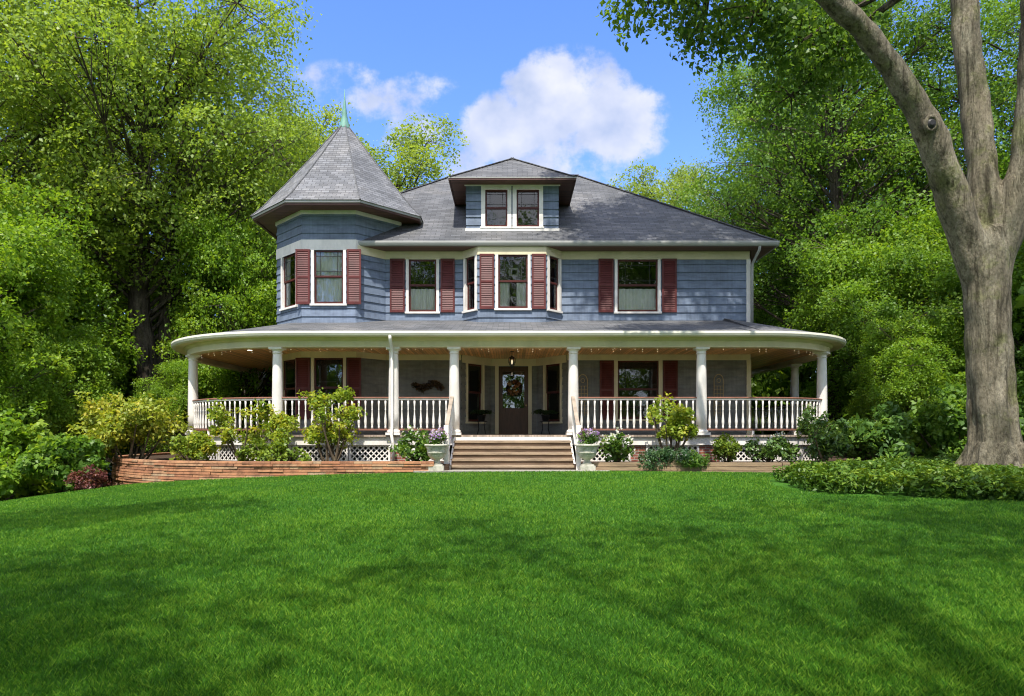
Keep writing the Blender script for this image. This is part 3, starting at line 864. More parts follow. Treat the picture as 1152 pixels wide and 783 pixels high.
# railings: top rail mesh with bottom rail and balusters below it
bal = MB()
bal.lathe([(0.03, 0.0), (0.03, 0.06), (0.022, 0.075), (0.036, 0.14), (0.04, 0.2), (0.033, 0.28), (0.022, 0.4), (0.017, 0.52), (0.024, 0.54), (0.017, 0.56), (0.02, 0.63), (0.027, 0.7), (0.027, 0.79)], (0, 0, 0), 8)
bal_me = None
ZT, ZB = 1.0, 0.115
spans = [(COLS[i], COLS[i + 1]) for i in range(0, 4)] + [(COLS[i], COLS[i + 1]) for i in range(5, 9)]
for (a, b) in spans:
    a2, b2 = a + 0.14, b - 0.14
    mb = MB(); sweep(mb, a2, b2, [(0.05, ZT - 0.03), (0.055, ZT - 0.01), (0.03, ZT + 0.01), (-0.03, ZT + 0.01), (-0.055, ZT - 0.01), (-0.05, ZT - 0.03)])
    rl = part(mb, 'railing', M['railwood'])
    mb = MB(); sweep(mb, a2, b2, [(0.028, ZT - 0.075), (0.028, ZT - 0.031), (-0.028, ZT - 0.031), (-0.028, ZT - 0.075)]); part(mb, 'under_rail', M['white'], rl)
    mb = MB(); sweep(mb, a2, b2, [(0.04, ZB - 0.045), (0.04, ZB), (-0.04, ZB), (-0.04, ZB - 0.045)]); part(mb, 'bottom_rail', M['railwood'], rl)
    n = max(2, int(round((b2 - a2) / 0.185)))
    far = P((a + b) / 2)[0][1] > 22.5
    clump = MB() if far else None
    for k in range(n):
        s = a2 + (b2 - a2) * (k + 0.5) / n
        (x, y), _ = P(s)
        if far:
            clump.lathe([(0.03, 0.0), (0.036, 0.16), (0.02, 0.45), (0.024, 0.54), (0.027, 0.79)], (x, y, ZB), 6)
            continue
        if bal_me is None:
            o = part(bal, 'baluster', M['white'], rl, smooth=True); bal_me = o.data
        else:
            o = link('baluster', bal_me, rl)
        o.location = (x, y, ZB)
    if far:
        tag(part(clump, 'balusters', M['white'], rl), None, None, None, 'stuff')
    mb = MB()
    for k in range(1, 3):
        (x, y), _ = P(a2 + (b2 - a2) * k / 3)
        mb.box(x - 0.03, x + 0.03, y - 0.03, y + 0.03, -0.06, ZB - 0.045)
    part(mb, 'support_block', M['white'], rl)

# brick piers and lattice under the porch
LZ0, LZ1 = -0.82, -0.34
piers = [sx(-3.2), sx(3.55), sx(5.55), sx(-6.3) - 0.2, 28.09, 8.1]
edges = []
for s in sorted(piers):
    w = 0.21 if s != sx(5.55) else 0.28
    mb = MB()
    (x, y), n = P(s, 0.0)
    U = (-n[1], n[0])
    mb.lbox((x, y), U, -w, w, -0.35, 0.0, -1.2, LZ1); edges.append((s - w, s + w))
    part(mb, 'brick_pier', M['brick'])
def lattice(s0, s1):
    (ax, ay), _ = P(s0, -0.02); (bx, by), _ = P(s1, -0.02)
    L = math.dist((ax, ay), (bx, by)); U = ((bx - ax) / L, (by - ay) / L); N = (U[1], -U[0])
    H = LZ1 - LZ0
    mb = MB()
    W = lambda u, n, z: Vector((ax + U[0] * u + N[0] * n, ay + U[1] * u + N[1] * n, LZ0 + z))
    for sg in (1, -1):
        c = -H
        while c < L:
            # u = c + z (sg 1) or u = c + H - z
            zl, zh = max(0, -c), min(H, L - c)
            if zh - zl > 0.03:
                za, zb = zl, zh
                if sg == 1: p, q = W(c + za, 0.012, za), W(c + zb, 0.012, zb)
                else: p, q = W(c + za, 0.0, H - za), W(c + zb, 0.0, H - zb)
                mb.bar(p, q, 0.01, 0.04, up=(U[1] + 0.001, -U[0], 0)) if False else mb.face([p + Vector((0, 0, 0.024)), p - Vector((0, 0, 0.024)), q - Vector((0, 0, 0.024)), q + Vector((0, 0, 0.024))])
            c += 0.155
    # frame
    for (u0, u1, z0, z1) in ((0, L, 0, 0.05), (0, L, H - 0.04, H), (0, 0.06, 0.05, H - 0.04), (L - 0.06, L, 0.05, H - 0.04)):
        mb.lbox((ax, ay), U, u0, u1, 0.015, 0.04, LZ0 + z0, LZ0 + z1)
    part(mb, 'lattice_panel', M['white'])
stops = [(sx(-1.75), sx(1.85))]
solid = sorted(edges + stops)
cur = 1.0
for a, b in solid + [(TOT - 4, TOT)]:
    s = cur
    while s < a - 0.2:
        curved = not (S_FRONT <= s <= S_FRONT + LENS[2] - 0.01)
        e_ = min(a, s + (0.8 if curved else 1.7))
        if a - e_ < 0.4: e_ = a
        if s < S_FRONT < e_ and S_FRONT - s > 0.25: e_ = S_FRONT
        lattice(s + 0.01, e_ - 0.01); s = e_
    cur = b

# stairs
stairs = MB()
nst = 5
for k in range(1, nst + 1):
    z = -0.06 - 0.155 * k; y = 19.05 - 0.3 * k
    stairs.box(-1.6, 1.62, y - 0.03, y + 0.3, z - 0.055, z)
st = part(stairs, 'porch_steps', M['step'])
mb = MB()
for k in range(0, nst + 1):
    z = -0.06 - 0.155 * k; y = 19.05 - 0.3 * k
    if k: mb.box(-1.58, 1.6, y, y + 0.02, z - 0.155, z - 0.056)
part(mb, 'riser', M['riser'], st)
mb = MB(); mb.box(-1.6, 1.62, 19.035, 19.06, -0.21, -0.112); part(mb, 'top_riser', M['white'], st)
mb = MB()
for x in (-1.62, 1.6):
    pts = [(19.06, -0.11), (19.06, -1.0), (17.5, -1.0), (17.5, -0.86)]
    for xx in (x, x + 0.04): mb.face([(xx, y, z) for y, z in pts])
    for i in range(4):
        (a, c), (b, d) = pts[i], pts[(i + 1) % 4]
        mb.face([(x, a, c), (x, b, d), (x + 0.04, b, d), (x + 0.04, a, c)])
part(mb, 'stringer', M['white'], st)
for x in (-1.68, 1.7):
    mb = MB(); mb.bar((x, 19.05, 1.0), (x, 17.5, 0.12), 0.1, 0.05)
    hr = part(mb, 'stair_handrail', M['weathered'])
    mb = MB()
    mb.bar((x, 19.05, 0.16), (x, 17.5, -0.7), 0.06, 0.06)
    for k in range(9):
        y = 18.95 - 0.17 * k; zt = 1.0 - (19.05 - y) * 0.568; mb.bar((x, y, zt - 0.84), (x, y, zt - 0.02), 0.04, 0.04)
    part(mb, 'stair_baluster', M['white'], hr)
    mb = MB(); mb.box(x - 0.06, x + 0.06, 17.42, 17.54, -0.95, 0.2); part(mb, 'newel', M['white'], hr)

# downspout on the porch column
mb = MB()
X_ = -3.34
mb.tube([(X_, 18.68, 2.68), (X_, 18.7, 2.58), (X_, 18.98, 2.34), (X_, 19.0, 2.2), (X_, 19.0, 0.2), (X_, 18.9, -0.05), (X_ + 0.05, 18.88, -0.3), (X_ + 0.05, 18.92, -0.8)], [0.045] * 8, 8)
part(mb, 'porch_downspout', M['white'], smooth=True)

# recessed ceiling lights
for (x, y) in ((3.1, 20.5), (5.0, 20.5), (6.7, 20.5), (-5.85, 20.4), (-8.1, 21.1), (-3.15, 20.5), (0.05, 20.5)):
    mb = MB(); mb.lathe([(0.1, 2.552), (0.1, 2.562)], (x, y, 0), 16)
    rl = part(mb, 'recessed_light', M['white'])
    mb = MB(); mb.lathe([(0.07, 2.548), (0.07, 2.556)], (x, y, 0), 16); part(mb, 'lens', M['lens'], rl)

# front door
mb = MB()
A = (R1[0], R1[1]); d0, d1 = 0.28, 1.3
mb.lbox(A, UX, d0, d0 + 0.14, -0.1, -0.04, -0.05, 2.28); mb.lbox(A, UX, d1 - 0.14, d1, -0.1, -0.04, -0.05, 2.28)
mb.lbox(A, UX, d0 + 0.14, d1 - 0.14, -0.1, -0.04, 2.12, 2.28); mb.lbox(A, UX, d0 + 0.14, d1 - 0.14, -0.1, -0.04, -0.05, 0.86)
mb.lbox(A, UX, d0 + 0.2, d1 - 0.2, -0.045, -0.025, 0.12, 0.72)
door = part(mb, 'front_door', M['door'])
mb = MB(); mb.lbox(A, UX, d0 + 0.14, d1 - 0.14, -0.075, -0.07, 0.86, 2.12); part(mb, 'door_glass', M['glass'], door)
mb = MB(); mb.lathe([(0.03, 0), (0.035, 0.02), (0.02, 0.05)], (0, 0, 0), 10); o = part(mb, 'door_handle', M['brass'], door)
o.location = (R1[0] + d1 - 0.07, R1[1] + 0.04, 0.95); o.rotation_euler = (R(90), 0, 0)
mb = MB(); mb.lbox(A, UX, d0 - 0.12, d0, -0.1, 0.06, -0.05, 2.3); mb.lbox(A, UX, d1, d1 + 0.12, -0.1, 0.06, -0.05, 2.3); part(mb, 'door_casing', M['cream'], door)
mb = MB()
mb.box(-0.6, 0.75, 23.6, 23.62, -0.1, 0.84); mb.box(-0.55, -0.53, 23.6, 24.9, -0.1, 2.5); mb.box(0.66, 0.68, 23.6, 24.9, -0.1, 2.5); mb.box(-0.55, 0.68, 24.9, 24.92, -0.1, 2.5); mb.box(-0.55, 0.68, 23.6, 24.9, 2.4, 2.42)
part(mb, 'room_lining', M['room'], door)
# small framed ornament in the bay window's upper sash
mb = MB()
for (u0, u1, z0, z1) in ((-0.14, 0.14, 5.2, 5.25), (-0.14, 0.14, 5.0, 5.04), (-0.14, -0.1, 5.04, 5.2), (0.1, 0.14, 5.04, 5.2)):
    mb.lbox((0.05, 21.7), UX, u0, u1, -0.045, -0.03, z0, z1)
part(mb, 'window_ornament', M['white'])

# ------------------------------------------------------------------ leaves and plants
def unit(v): return v / np.maximum(np.linalg.norm(v, axis=-1, keepdims=True), 1e-9)

def leaf_geo(rng, C, N, size, width=0.62, fold=0.12, droop=0.12):
    n = len(C)
    N = unit(N)
    t = rng.normal(size=(n, 3)); t -= N * (t * N).sum(1, keepdims=True); t = unit(t)
    b = np.cross(N, t)
    s = (size * rng.uniform(0.65, 1.3, n))[:, None]
    V = np.empty((n, 4, 3))
    V[:, 0] = C - t * s * 0.5
    V[:, 1] = C + b * s * width * 0.5 + N * s * fold
    V[:, 2] = C + t * s * 0.5 - N * s * droop
    V[:, 3] = C - b * s * width * 0.5 + N * s * fold
    return V.reshape(-1, 3), np.arange(n * 4).reshape(-1, 4)

def spray(rng, centers, outward, per, rad, size, up=0.75, flat=0.3, jitter=0.55, cl_tint=None, width=0.62, ow=0.6):
    """leaf sprays: flattened discs of leaves round each centre"""
    k = len(centers)
    N = unit(outward * ow + np.array([0, 0, up]) + rng.normal(size=(k, 3)) * 0.35)
    ref = unit(rng.normal(size=(k, 3))); T = unit(np.cross(N, ref)); B = np.cross(N, T)
    rr = rad * rng.uniform(0.6, 1.35, k)
    idx = np.repeat(np.arange(k), per)
    m = len(idx)
    ang = rng.uniform(0, 2 * np.pi, m); q = np.sqrt(rng.uniform(0, 1, m)); 
    r = (q * rr[idx])[:, None]
    h = rng.normal(size=m)[:, None] * flat * rr[idx][:, None] - 0.35 * r * q[:, None]
    C = centers[idx] + T[idx] * np.cos(ang)[:, None] * r + B[idx] * np.sin(ang)[:, None] * r + N[idx] * h
    LN = N[idx] + rng.normal(size=(m, 3)) * jitter
    V, Q = leaf_geo(rng, C, LN, size, width)
    if cl_tint is None: cl_tint = rng.uniform(0, 1, k)
    tint = np.clip(cl_tint[idx] * 0.65 + rng.uniform(0, 1, m) * 0.35 + rng.normal(size=m) * 0.06, 0, 1)
    return V, Q, np.repeat(tint, 4)

def lobes_of(rng, c, rad, n, lr):
    """lobe centres filling an ellipsoid"""
    d = unit(rng.normal(size=(n, 3)))
    r = rng.uniform(0.25, 0.85, n) ** 0.7
    return np.array(c) + d * r[:, None] * np.array(rad), rng.uniform(lr * 0.7, lr * 1.25, n)

def clusters_on(rng, LC, LR, n, squash=0.75):
    w = LR ** 2; w = w / w.sum()
    i = rng.choice(len(LC), n, p=w)
    d = unit(rng.normal(size=(n, 3)))
    r = LR[i] * (0.45 + 0.6 * np.sqrt(rng.uniform(0, 1, n)))
    off = d * r[:, None] * np.array([1, 1, squash])
    return LC[i] + off, d, i

def curve_pts(a, b, sag, n=5):
    a, b = np.array(a, float), np.array(b, float)
    m = (a + b) / 2 + np.array(sag)
    return [tuple((1 - t) ** 2 * a + 2 * t * (1 - t) * m + t * t * b) for t in np.linspace(0, 1, n)]

def tree_mesh(seed, height, cr, base, trunk_r, n_lobes, n_cl, per, leaf, spray_r, leafmat, barkmat, lobe_r=None, fork=False, limb_k=0.42, squash=0.6):
    """returns (trunk mesh, crown mesh) with the foot at the origin"""
    rng = np.random.default_rng(seed)
    lr = lobe_r or cr * 0.36
    c = (0, 0, (height + base) / 2)
    LC, LR = lobes_of(rng, c, (cr - lr * 0.5, cr - lr * 0.5, (height - base) / 2 - lr * 0.3), n_lobes, lr)
    CC, D, li = clusters_on(rng, LC, LR, n_cl, squash)
    hrel = np.clip((CC[:, 2] - base) / (height - base), 0, 1)
    lt = rng.uniform(0.1, 0.9, n_lobes)
    ct = np.clip(0.5 * lt[li] + 0.5 * rng.uniform(0, 1, n_cl), 0, 1)
    V, Q, T = spray(rng, CC, D, per, spray_r, leaf, cl_tint=ct, up=0.6, ow=0.8, jitter=0.65, flat=0.22)
    crown = np_mesh('crown', V, Q, leafmat, T)
    mb = MB()
    top = height * 0.82
    wob = rng.normal(size=(7, 2)) * trunk_r * 0.5; wob[0] = 0
    tp = [(wob[k, 0], wob[k, 1], top * k / 6 - (0.3 if k == 0 else 0)) for k in range(7)]
    tr_ = [trunk_r * (1.25 if k == 0 else 1.0 - 0.13 * k) for k in range(7)]
    mb.tube(tp, tr_, 10)
    if fork:
        mb.tube([(trunk_r * 0.9, 0.2, -0.3), (trunk_r * 1.6, 0.2, 3), (trunk_r * 1.7, 0.3, 6), (trunk_r * 3.2, 0.5, top * 0.8)], [trunk_r * 0.9, trunk_r * 0.75, trunk_r * 0.6, trunk_r * 0.25], 10)
    for k in range(n_lobes):
        e = LC[k]
        zs = min(max(base * 0.7, e[2] - 0.55 * math.hypot(e[0], e[1]) - 0.6), top * 0.95)
        f = zs / top * 6; i0 = min(5, int(f)); t = f - i0
        st_ = np.array(tp[i0]) * (1 - t) + np.array(tp[i0 + 1]) * t
        r0 = trunk_r * limb_k * (1 - 0.5 * zs / top)
        pts = curve_pts(st_, e, (0, 0, 0.25 * lr), 6)
        mb.tube(pts, [r0 * (1 - 0.15 * j) for j in range(6)], 6, False)
        for j in np.where(li == k)[0][:14]:
            s_ = np.array(pts[3 + (j % 3)])
            mb.tube(curve_pts(s_, CC[j], (0, 0, 0.1), 4), [r0 * 0.3, r0 * 0.22, r0 * 0.15, r0 * 0.08], 4, False)
    trunk = mb.build('trunk', barkmat)
    me = trunk.data
    bpy.data.objects.remove(trunk)
    return me, crown

def put_tree(name, meshes, label, x, y, scale=1.0, rz=0.0, group=None, cat='tree', sz=None, z=None, mats=None):
    group = group or {'maple_tree': 'tall spring-green trees left of the house', 'oak_tree': 'pale trees seen over the roof', 'beech_tree': 'deep green trees behind the right porch',
                      'understory_tree': 'low leafy trees at the wood edge', 'shade_tree': 'tall trees behind the camera'}.get(name)
    t = thing(name, label, cat, (x, y, gz(x, y) if z is None else z), group, rz)
    t.scale = (scale, scale, sz or scale)
    link('trunk', meshes[0], t)
    link('crown', meshes[1], t)
    return t

TA_ = tree_mesh(11, 19.0, 6.6, 3.2, 0.42, 95, 1450, 66, 0.11, 0.6, M['leaf_left'], M['bark'], fork=True, lobe_r=1.5, limb_k=0.2)
TB_ = tree_mesh(23, 17.0, 5.8, 2.0, 0.34, 85, 1250, 62, 0.11, 0.6, M['leaf_left'], M['bark'], lobe_r=1.4, limb_k=0.2)
TC_ = tree_mesh(37, 18.0, 6.2, 4.0, 0.4, 80, 1700, 46, 0.14, 0.66, M['leaf_pale'], M['bark'], lobe_r=1.4, limb_k=0.22)
TD_ = tree_mesh(41, 20.0, 6.6, 2.6, 0.42, 95, 1500, 62, 0.12, 0.62, M['leaf_dark'], M['bark'], lobe_r=1.5, limb_k=0.22)
TE_ = tree_mesh(53, 11.0, 4.6, 0.3, 0.2, 75, 1050, 56, 0.13, 0.56, M['leaf_under'], M['bark'], lobe_r=1.05, limb_k=0.25)
TF_ = tree_mesh(59, 11.0, 4.4, 0.3, 0.22, 75, 1050, 56, 0.125, 0.56, M['leaf_wood'], M['bark'], lobe_r=1.05, limb_k=0.25)

put_tree('maple_tree', TA_, 'tall spring-green tree with dark twin trunks rising left of the porch', -15.9, 29.3, 1.4, 0.4)
put_tree('maple_tree', TB_, 'tall yellow-green tree filling the far upper-left corner of the photo', -22.0, 28.0, 1.5, 1.9)
put_tree('maple_tree', TB_, 'green tree behind the turret whose branches reach its left eave', -12.2, 34.5, 1.2, 4.1)
put_tree('maple_tree', TA_, 'tall tree between twin-trunk tree and left picture edge, set further back', -25.0, 37.0, 1.35, 2.6)
put_tree('oak_tree', TC_, 'pale green rounded tree showing above the roof right of the turret spire', -7.0, 41.0, 1.36, 0.7, sz=1.1)
put_tree('oak_tree', TC_, 'pale green tree with sky gaps between the turret spire and the tall trees', -12.6, 41.0, 1.24, 3.6)
put_tree('oak_tree', TC_, 'pale green tree peeping over the roof slope right of the dormer', 10.0, 43.0, 1.06, 2.2)
put_tree('beech_tree', TD_, 'tall deep green tree directly behind the right porch corner', 13.9, 29.5, 1.14, 0.9)
put_tree('beech_tree', TD_, 'deep green tree behind the big grey trunk at the right edge', 21.5, 27.0, 1.1, 3.3)
put_tree('beech_tree', TD_, 'deep green tree far back between right porch and grey trunk', 18.0, 38.0, 1.15, 5.0)
put_tree('understory_tree', TE_, 'low bright green leafy tree at the left lawn edge beside the twin trunks', -17.2, 21.6, 0.98, 0.3)
put_tree('understory_tree', TE_, 'bright green low tree just left of the dark twin trunks', -15.6, 22.8, 0.6, 2.4)
put_tree('understory_tree', TE_, 'bushy bright green tree behind the left end of the porch', -11.1, 28.5, 0.86, 4.0, sz=1.12)
put_tree('understory_tree', TE_, 'bright green leafy tree standing before the tall yellow-green corner tree', -21.6, 25.8, 1.3, 1.2)
put_tree('understory_tree', TE_, 'bright green leafy tree at the left picture edge, between the lawn-edge tree and tall trees', -19.4, 24.2, 1.2, 4.4)
put_tree('understory_tree', TE_, 'small bright green tree right behind the left porch corner column', -12.5, 26.5, 0.5, 0.9)
put_tree('understory_tree', TF_, 'low dark leafy tree just behind the right end of the porch railing', 13.4, 23.6, 0.78, 1.1)
put_tree('understory_tree', TF_, 'low dark leafy tree left of the big grey trunk', 16.2, 21.0, 0.8, 3.1)
put_tree('understory_tree', TE_, 'bright green low tree between the porch roof and tall dark trees', 14.2, 26.2, 0.95, 5.2)
put_tree('understory_tree', TE_, 'small bright green tree right of the porch corner, between railing and grey trunk', 12.6, 21.6, 0.5, 1.7)
put_tree('beech_tree', TD_, 'broad deep green tree whose crown fills the sky above the right eave', 15.6, 34.5, 0.98, 3.9, sz=1.15)
put_tree('understory_tree', TE_, 'bright green low tree just left of the grey trunk, behind the dark one', 18.2, 24.0, 1.0, 2.9)

# far woodland closing the view
def woodland(name, pts, seed, label=None):
    rng = np.random.default_rng(seed)
    LC = []; LR = []
    for (x, y, h, w) in pts:
        for k in range(16):
            LC.append((x + rng.normal() * w * 0.5, y + rng.normal() * w * 0.4, gz(x, y) + h * rng.uniform(0.03, 0.92))); LR.append(w * rng.uniform(0.2, 0.42))
    LC = np.array(LC); LR = np.array(LR)
    CC, D, li = clusters_on(rng, LC, LR, len(LC) * 14, 0.7)
    V, Q, T = spray(rng, CC, D, 34, 1.0, 0.36, up=0.4, ow=0.9, jitter=0.7)
    o = link(name, np_mesh(name, V, Q, M['leaf_wood'], T))
    tag(o, label, 'woodland', None, 'stuff')
    return o
wl = [(-38 + 5.0 * k, 38 + 6 * math.sin(k * 1.3), 9 + 3 * math.sin(k * 2.1), 5.5) for k in range(6)] + [(-26, 27, 10, 5.5), (-23, 22.5, 7, 4.5), (-30, 24, 11, 6)] + [(-14, 46, 8, 5), (-9, 50, 8, 5), (-24, 43, 14, 6), (-20, 39, 13, 5), (-27, 40, 13, 6), (-16.5, 41, 8, 4.5), (-20, 40, 9, 5)]
woodland('woodland', wl, 5, 'mixed green woods closing the view behind the left trees')
wr = [(12 + 5.0 * k, 42 + 5 * math.sin(k * 1.7), 12 + 3 * math.sin(k * 1.9), 5.5) for k in range(6)] + [(24, 29, 13, 6), (27, 23, 12, 6), (21, 20.5, 6, 4), (30, 33, 14, 6)] + [(12.5, 36, 9, 4.5), (10.5, 44, 6, 4.5), (14.5, 42, 8, 5), (13.6, 33, 5, 3.5), (17, 31, 6, 4)]
woodland('woodland', wr, 6, 'mixed green woods closing the view behind the right porch and grey trunk')

# ---- the big grey tree at the right
def big_tree():
    t = thing('beech_tree', 'huge smooth grey-barked tree forking into three limbs at the right edge', 'tree', (10.35, 14.5, gz(10.3, 14.5)))
    mb = MB()
    def limb(pp, seg=20):
        pts = [at(px, py, Y) for px, py, Y, r in pp]
        mb.tube(pts, [r * 0.735 for *_, r in pp], seg)
    limb([(1120, 560, 14.5, 0.78), (1119, 541, 14.5, 0.72), (1118, 520, 14.5, 0.66), (1117, 480, 14.5, 0.61), (1114, 420, 14.5, 0.585), (1111, 350, 14.5, 0.585), (1109, 310, 14.5, 0.6), (1110, 280, 14.5, 0.56), (1113, 258, 14.5, 0.4)])
    limb([(1108, 330, 14.5, 0.42), (1088, 272, 14.45, 0.46), (1068, 212, 14.3, 0.43), (1049, 155, 14.1, 0.41), (1030, 118, 14.0, 0.36), (1002, 72, 13.9, 0.31), (966, 28, 13.7, 0.29), (926, -8, 13.5, 0.26), (860, -55, 13.2, 0.22), (780, -110, 12.8, 0.15)])
    limb([(1111, 310, 14.5, 0.42), (1108, 245, 14.6, 0.42), (1105, 185, 14.75, 0.4), (1096, 110, 14.95, 0.385), (1087, 40, 15.1, 0.37), (1083, -40, 15.3, 0.36), (1070, -180, 15.8, 0.25), (1060, -320, 16.2, 0.12)])
    limb([(1118, 310, 14.5, 0.42), (1140, 240, 14.4, 0.42), (1156, 170, 14.2, 0.4), (1164, 90, 14.0, 0.385), (1166, 0, 13.8, 0.37), (1188, -120, 13.3, 0.3), (1230, -300, 12.8, 0.15)])
    for a in np.linspace(0, 2 * math.pi, 8)[:-1]:   # root flares
        c = at(1119, 535, 14.5)
        mb.tube([(c.x + 0.35 * math.cos(a), c.y + 0.35 * math.sin(a), -0.3), (c.x + 0.52 * math.cos(a), c.y + 0.52 * math.sin(a), -0.75), (c.x + 0.8 * math.cos(a + 0.2), c.y + 0.8 * math.sin(a + 0.2), -1.12)], [0.22, 0.24, 0.16], 8)
    for px, py, Y, r in ((1047, 140, 13.86, 0.15), (1066, 172, 13.95, 0.09)):   # branch scars
        c = at(px, py, Y); mb.lathe([(r, -r * 0.6), (r * 1.1, 0), (r * 0.6, r * 0.6)], c, 10)
    o = mb.build('trunk', M['bigbark'], None)
    md = o.modifiers.new('r', 'REMESH'); md.mode = 'VOXEL'; md.voxel_size = 0.04; md.use_smooth_shade = True
    ms = o.modifiers.new('s', 'SMOOTH'); ms.factor = 0.6; ms.iterations = 4
    dg = bpy.context.evaluated_depsgraph_get()
    me = bpy.data.meshes.new_from_object(o.evaluated_get(dg))
    bpy.data.objects.remove(o)
    me.name = 'trunk'
    # muscles of the bark: low vertical ripples
    n = len(me.vertices); co = np.empty(n * 3, np.float32); me.vertices.foreach_get('co', co); co = co.reshape(-1, 3)
    no = np.empty(n * 3, np.float32); me.vertices.foreach_get('normal', no); no = no.reshape(-1, 3)
    ang = np.arctan2(co[:, 1] - 14.5, co[:, 0] - 10.35)
    low = np.clip((2.5 - co[:, 2]) / 3.5, 0, 1)
    rip = 0.045 * np.sin(ang * 9 + co[:, 2] * 0.7 + np.sin(co[:, 2] * 2.1)) * low + 0.012 * np.sin(ang * 23 + 2.0 * np.sin(co[:, 2] * 1.3)) * low + 0.018 * np.sin(co[:, 0] * 7 + co[:, 2] * 1.7) * np.sin(co[:, 1] * 6 - co[:, 2] * 2.3) + 0.009 * np.sin(co[:, 2] * 9 + 3 * np.sin(co[:, 0] * 4))
    co += no * rip[:, None]
    me.vertices.foreach_set('co', co.ravel().astype(np.float32))
    me.materials.clear(); me.materials.append(M['bigbark'])
    me.shade_smooth()
    me.update()
    tr_ = link('trunk', me, t)
    tr_.location = (-t.location.x, -t.location.y, -t.location.z)
    # old branch scar: raised collar round a dark hollow
    c = at(1047, 139, 13.74)
    mb = MB(); mb.tube([(c.x + 0.1 * math.cos(a), c.y - 0.02 * math.sin(a), c.z + 0.13 * math.sin(a)) for a in np.linspace(0, 2 * math.pi, 17)], [0.045] * 17, 8, False)
    o = mb.build('scar_collar', M['bigbark'], t, True); o.location = tr_.location
    mb = MB(); mb.lathe([(0.1, 0.0), (0.1, 0.03), (0.05, 0.06)], (0, 0, 0), 14)
    o = mb.build('hollow', M['lead'], t); o.location = Vector(tr_.location) + c; o.rotation_euler = (R(90), 0, 0)
    # crown
    rng = np.random.default_rng(77)
    LC, LR = lobes_of(rng, (9.6, 13.5, 15.6), (7.6, 6.4, 5.4), 30, 1.9)
    ok = LC[:, 2] - LR > 0.66 * LC[:, 1] - 1.6
    hx, hy = LC[:, 0] + 0.08 * LC[:, 2], LC[:, 1] + 0.543 * LC[:, 2]
    ok &= ~((hx > 7.0) & (hx < 15.0) & (hy > 16.6) & (hy < 26.5))
    LC, LR = LC[ok], LR[ok]
    # low sprays hanging into the top of the view, and the limbs reaching over the house roof
    ex = np.array([(3.2, 15.6, 10.0), (4.6, 16.2, 9.9), (5.9, 16.6, 10.1), (7.2, 17.2, 9.8), (8.6, 17.8, 10.2), (7.6, 18.6, 9.2), (6.6, 17.6, 11.2), (8.4, 18.4, 11.4)])
    ov = np.array([(2.6, 17.2, 18.6), (4.0, 17.8, 19.0), (5.4, 17.4, 18.4), (6.6, 18.2, 18.9), (4.8, 18.6, 19.6), (3.4, 16.4, 17.6), (6.0, 16.4, 17.4), (7.4, 17.0, 17.6), (1.8, 16.2, 18.4)])
    LC = np.vstack([LC, ex, ov]); LR = np.concatenate([LR, np.full(len(ex), 1.0), np.full(len(ov), 1.7)])
    CC, D, li = clusters_on(rng, LC, LR, 1450)
    keep = ~((CC[:, 2] < 0.64 * CC[:, 1]) & (CC[:, 1] < 15.2))
    CC, D, li = CC[keep], D[keep], li[keep]
    V, Q, T = spray(rng, CC, D, 44, 0.6, 0.15, up=0.5, ow=0.8, jitter=0.7)
    o = link('crown', np_mesh('crown', V, Q, M['leaf_big'], T), t)
    o.location = tr_.location
    mb = MB()
    tips = [at(926, -8, 13.5), at(1083, -40, 15.3), at(1163, 0, 13.8), at(860, -55, 13.2), at(1070, -180, 15.8)]
    for k in range(len(LC)):
        e = Vector(LC[k]); s_ = min(tips, key=lambda q: (q - e).length)
        mb.tube(curve_pts(s_, e, (rng.normal() * 0.7, rng.normal() * 0.7, 0.9), 7), [0.12, 0.105, 0.09, 0.075, 0.06, 0.045, 0.03], 6, False)
        for j in np.where(li == k)[0][:10]:
            mb.tube(curve_pts(e, CC[j], (0, 0, 0.08), 3), [0.03, 0.02, 0.01], 4, False)
    o = mb.build('branches', M['bark'], t); o.location = tr_.location
big_tree()

# tall trees behind the photographer: their shade falls over the near lawn
TG_ = tree_mesh(67, 17.5, 6.8, 8.8, 0.42, 40, 270, 40, 0.19, 0.75, M['leaf_dark'], M['bark'], lobe_r=1.3, limb_k=0.14)
put_tree('shade_tree', TG_, 'tall high-crowned tree behind the camera shading the left of the lawn', -8.0, -0.6, 1.0, 0.2, None)
TH_ = tree_mesh(71, 18.0, 11.0, 9.4, 0.5, 60, 360, 36, 0.18, 0.8, M['leaf_dark'], M['bark'], lobe_r=1.2, limb_k=0.1)
put_tree('shade_tree', TH_, 'wide-spreading tree behind the camera dappling the middle of the lawn', 1.4, -3.4, 1.0, 2.2, None)
put_tree('shade_tree', TG_, 'tall high-crowned tree behind the camera shading the right of the lawn', 9.2, 0.4, 1.0, 4.0, None)
wb = [(-45 + 5.5 * k, -27 + 4 * math.sin(k * 1.7), 24 + 3 * math.sin(k * 2.3) if k % 2 else 12, 7.5) for k in range(18)]
woodland('woodland', wb, 15, 'row of tall green trees behind the photographer, mirrored in the windows')

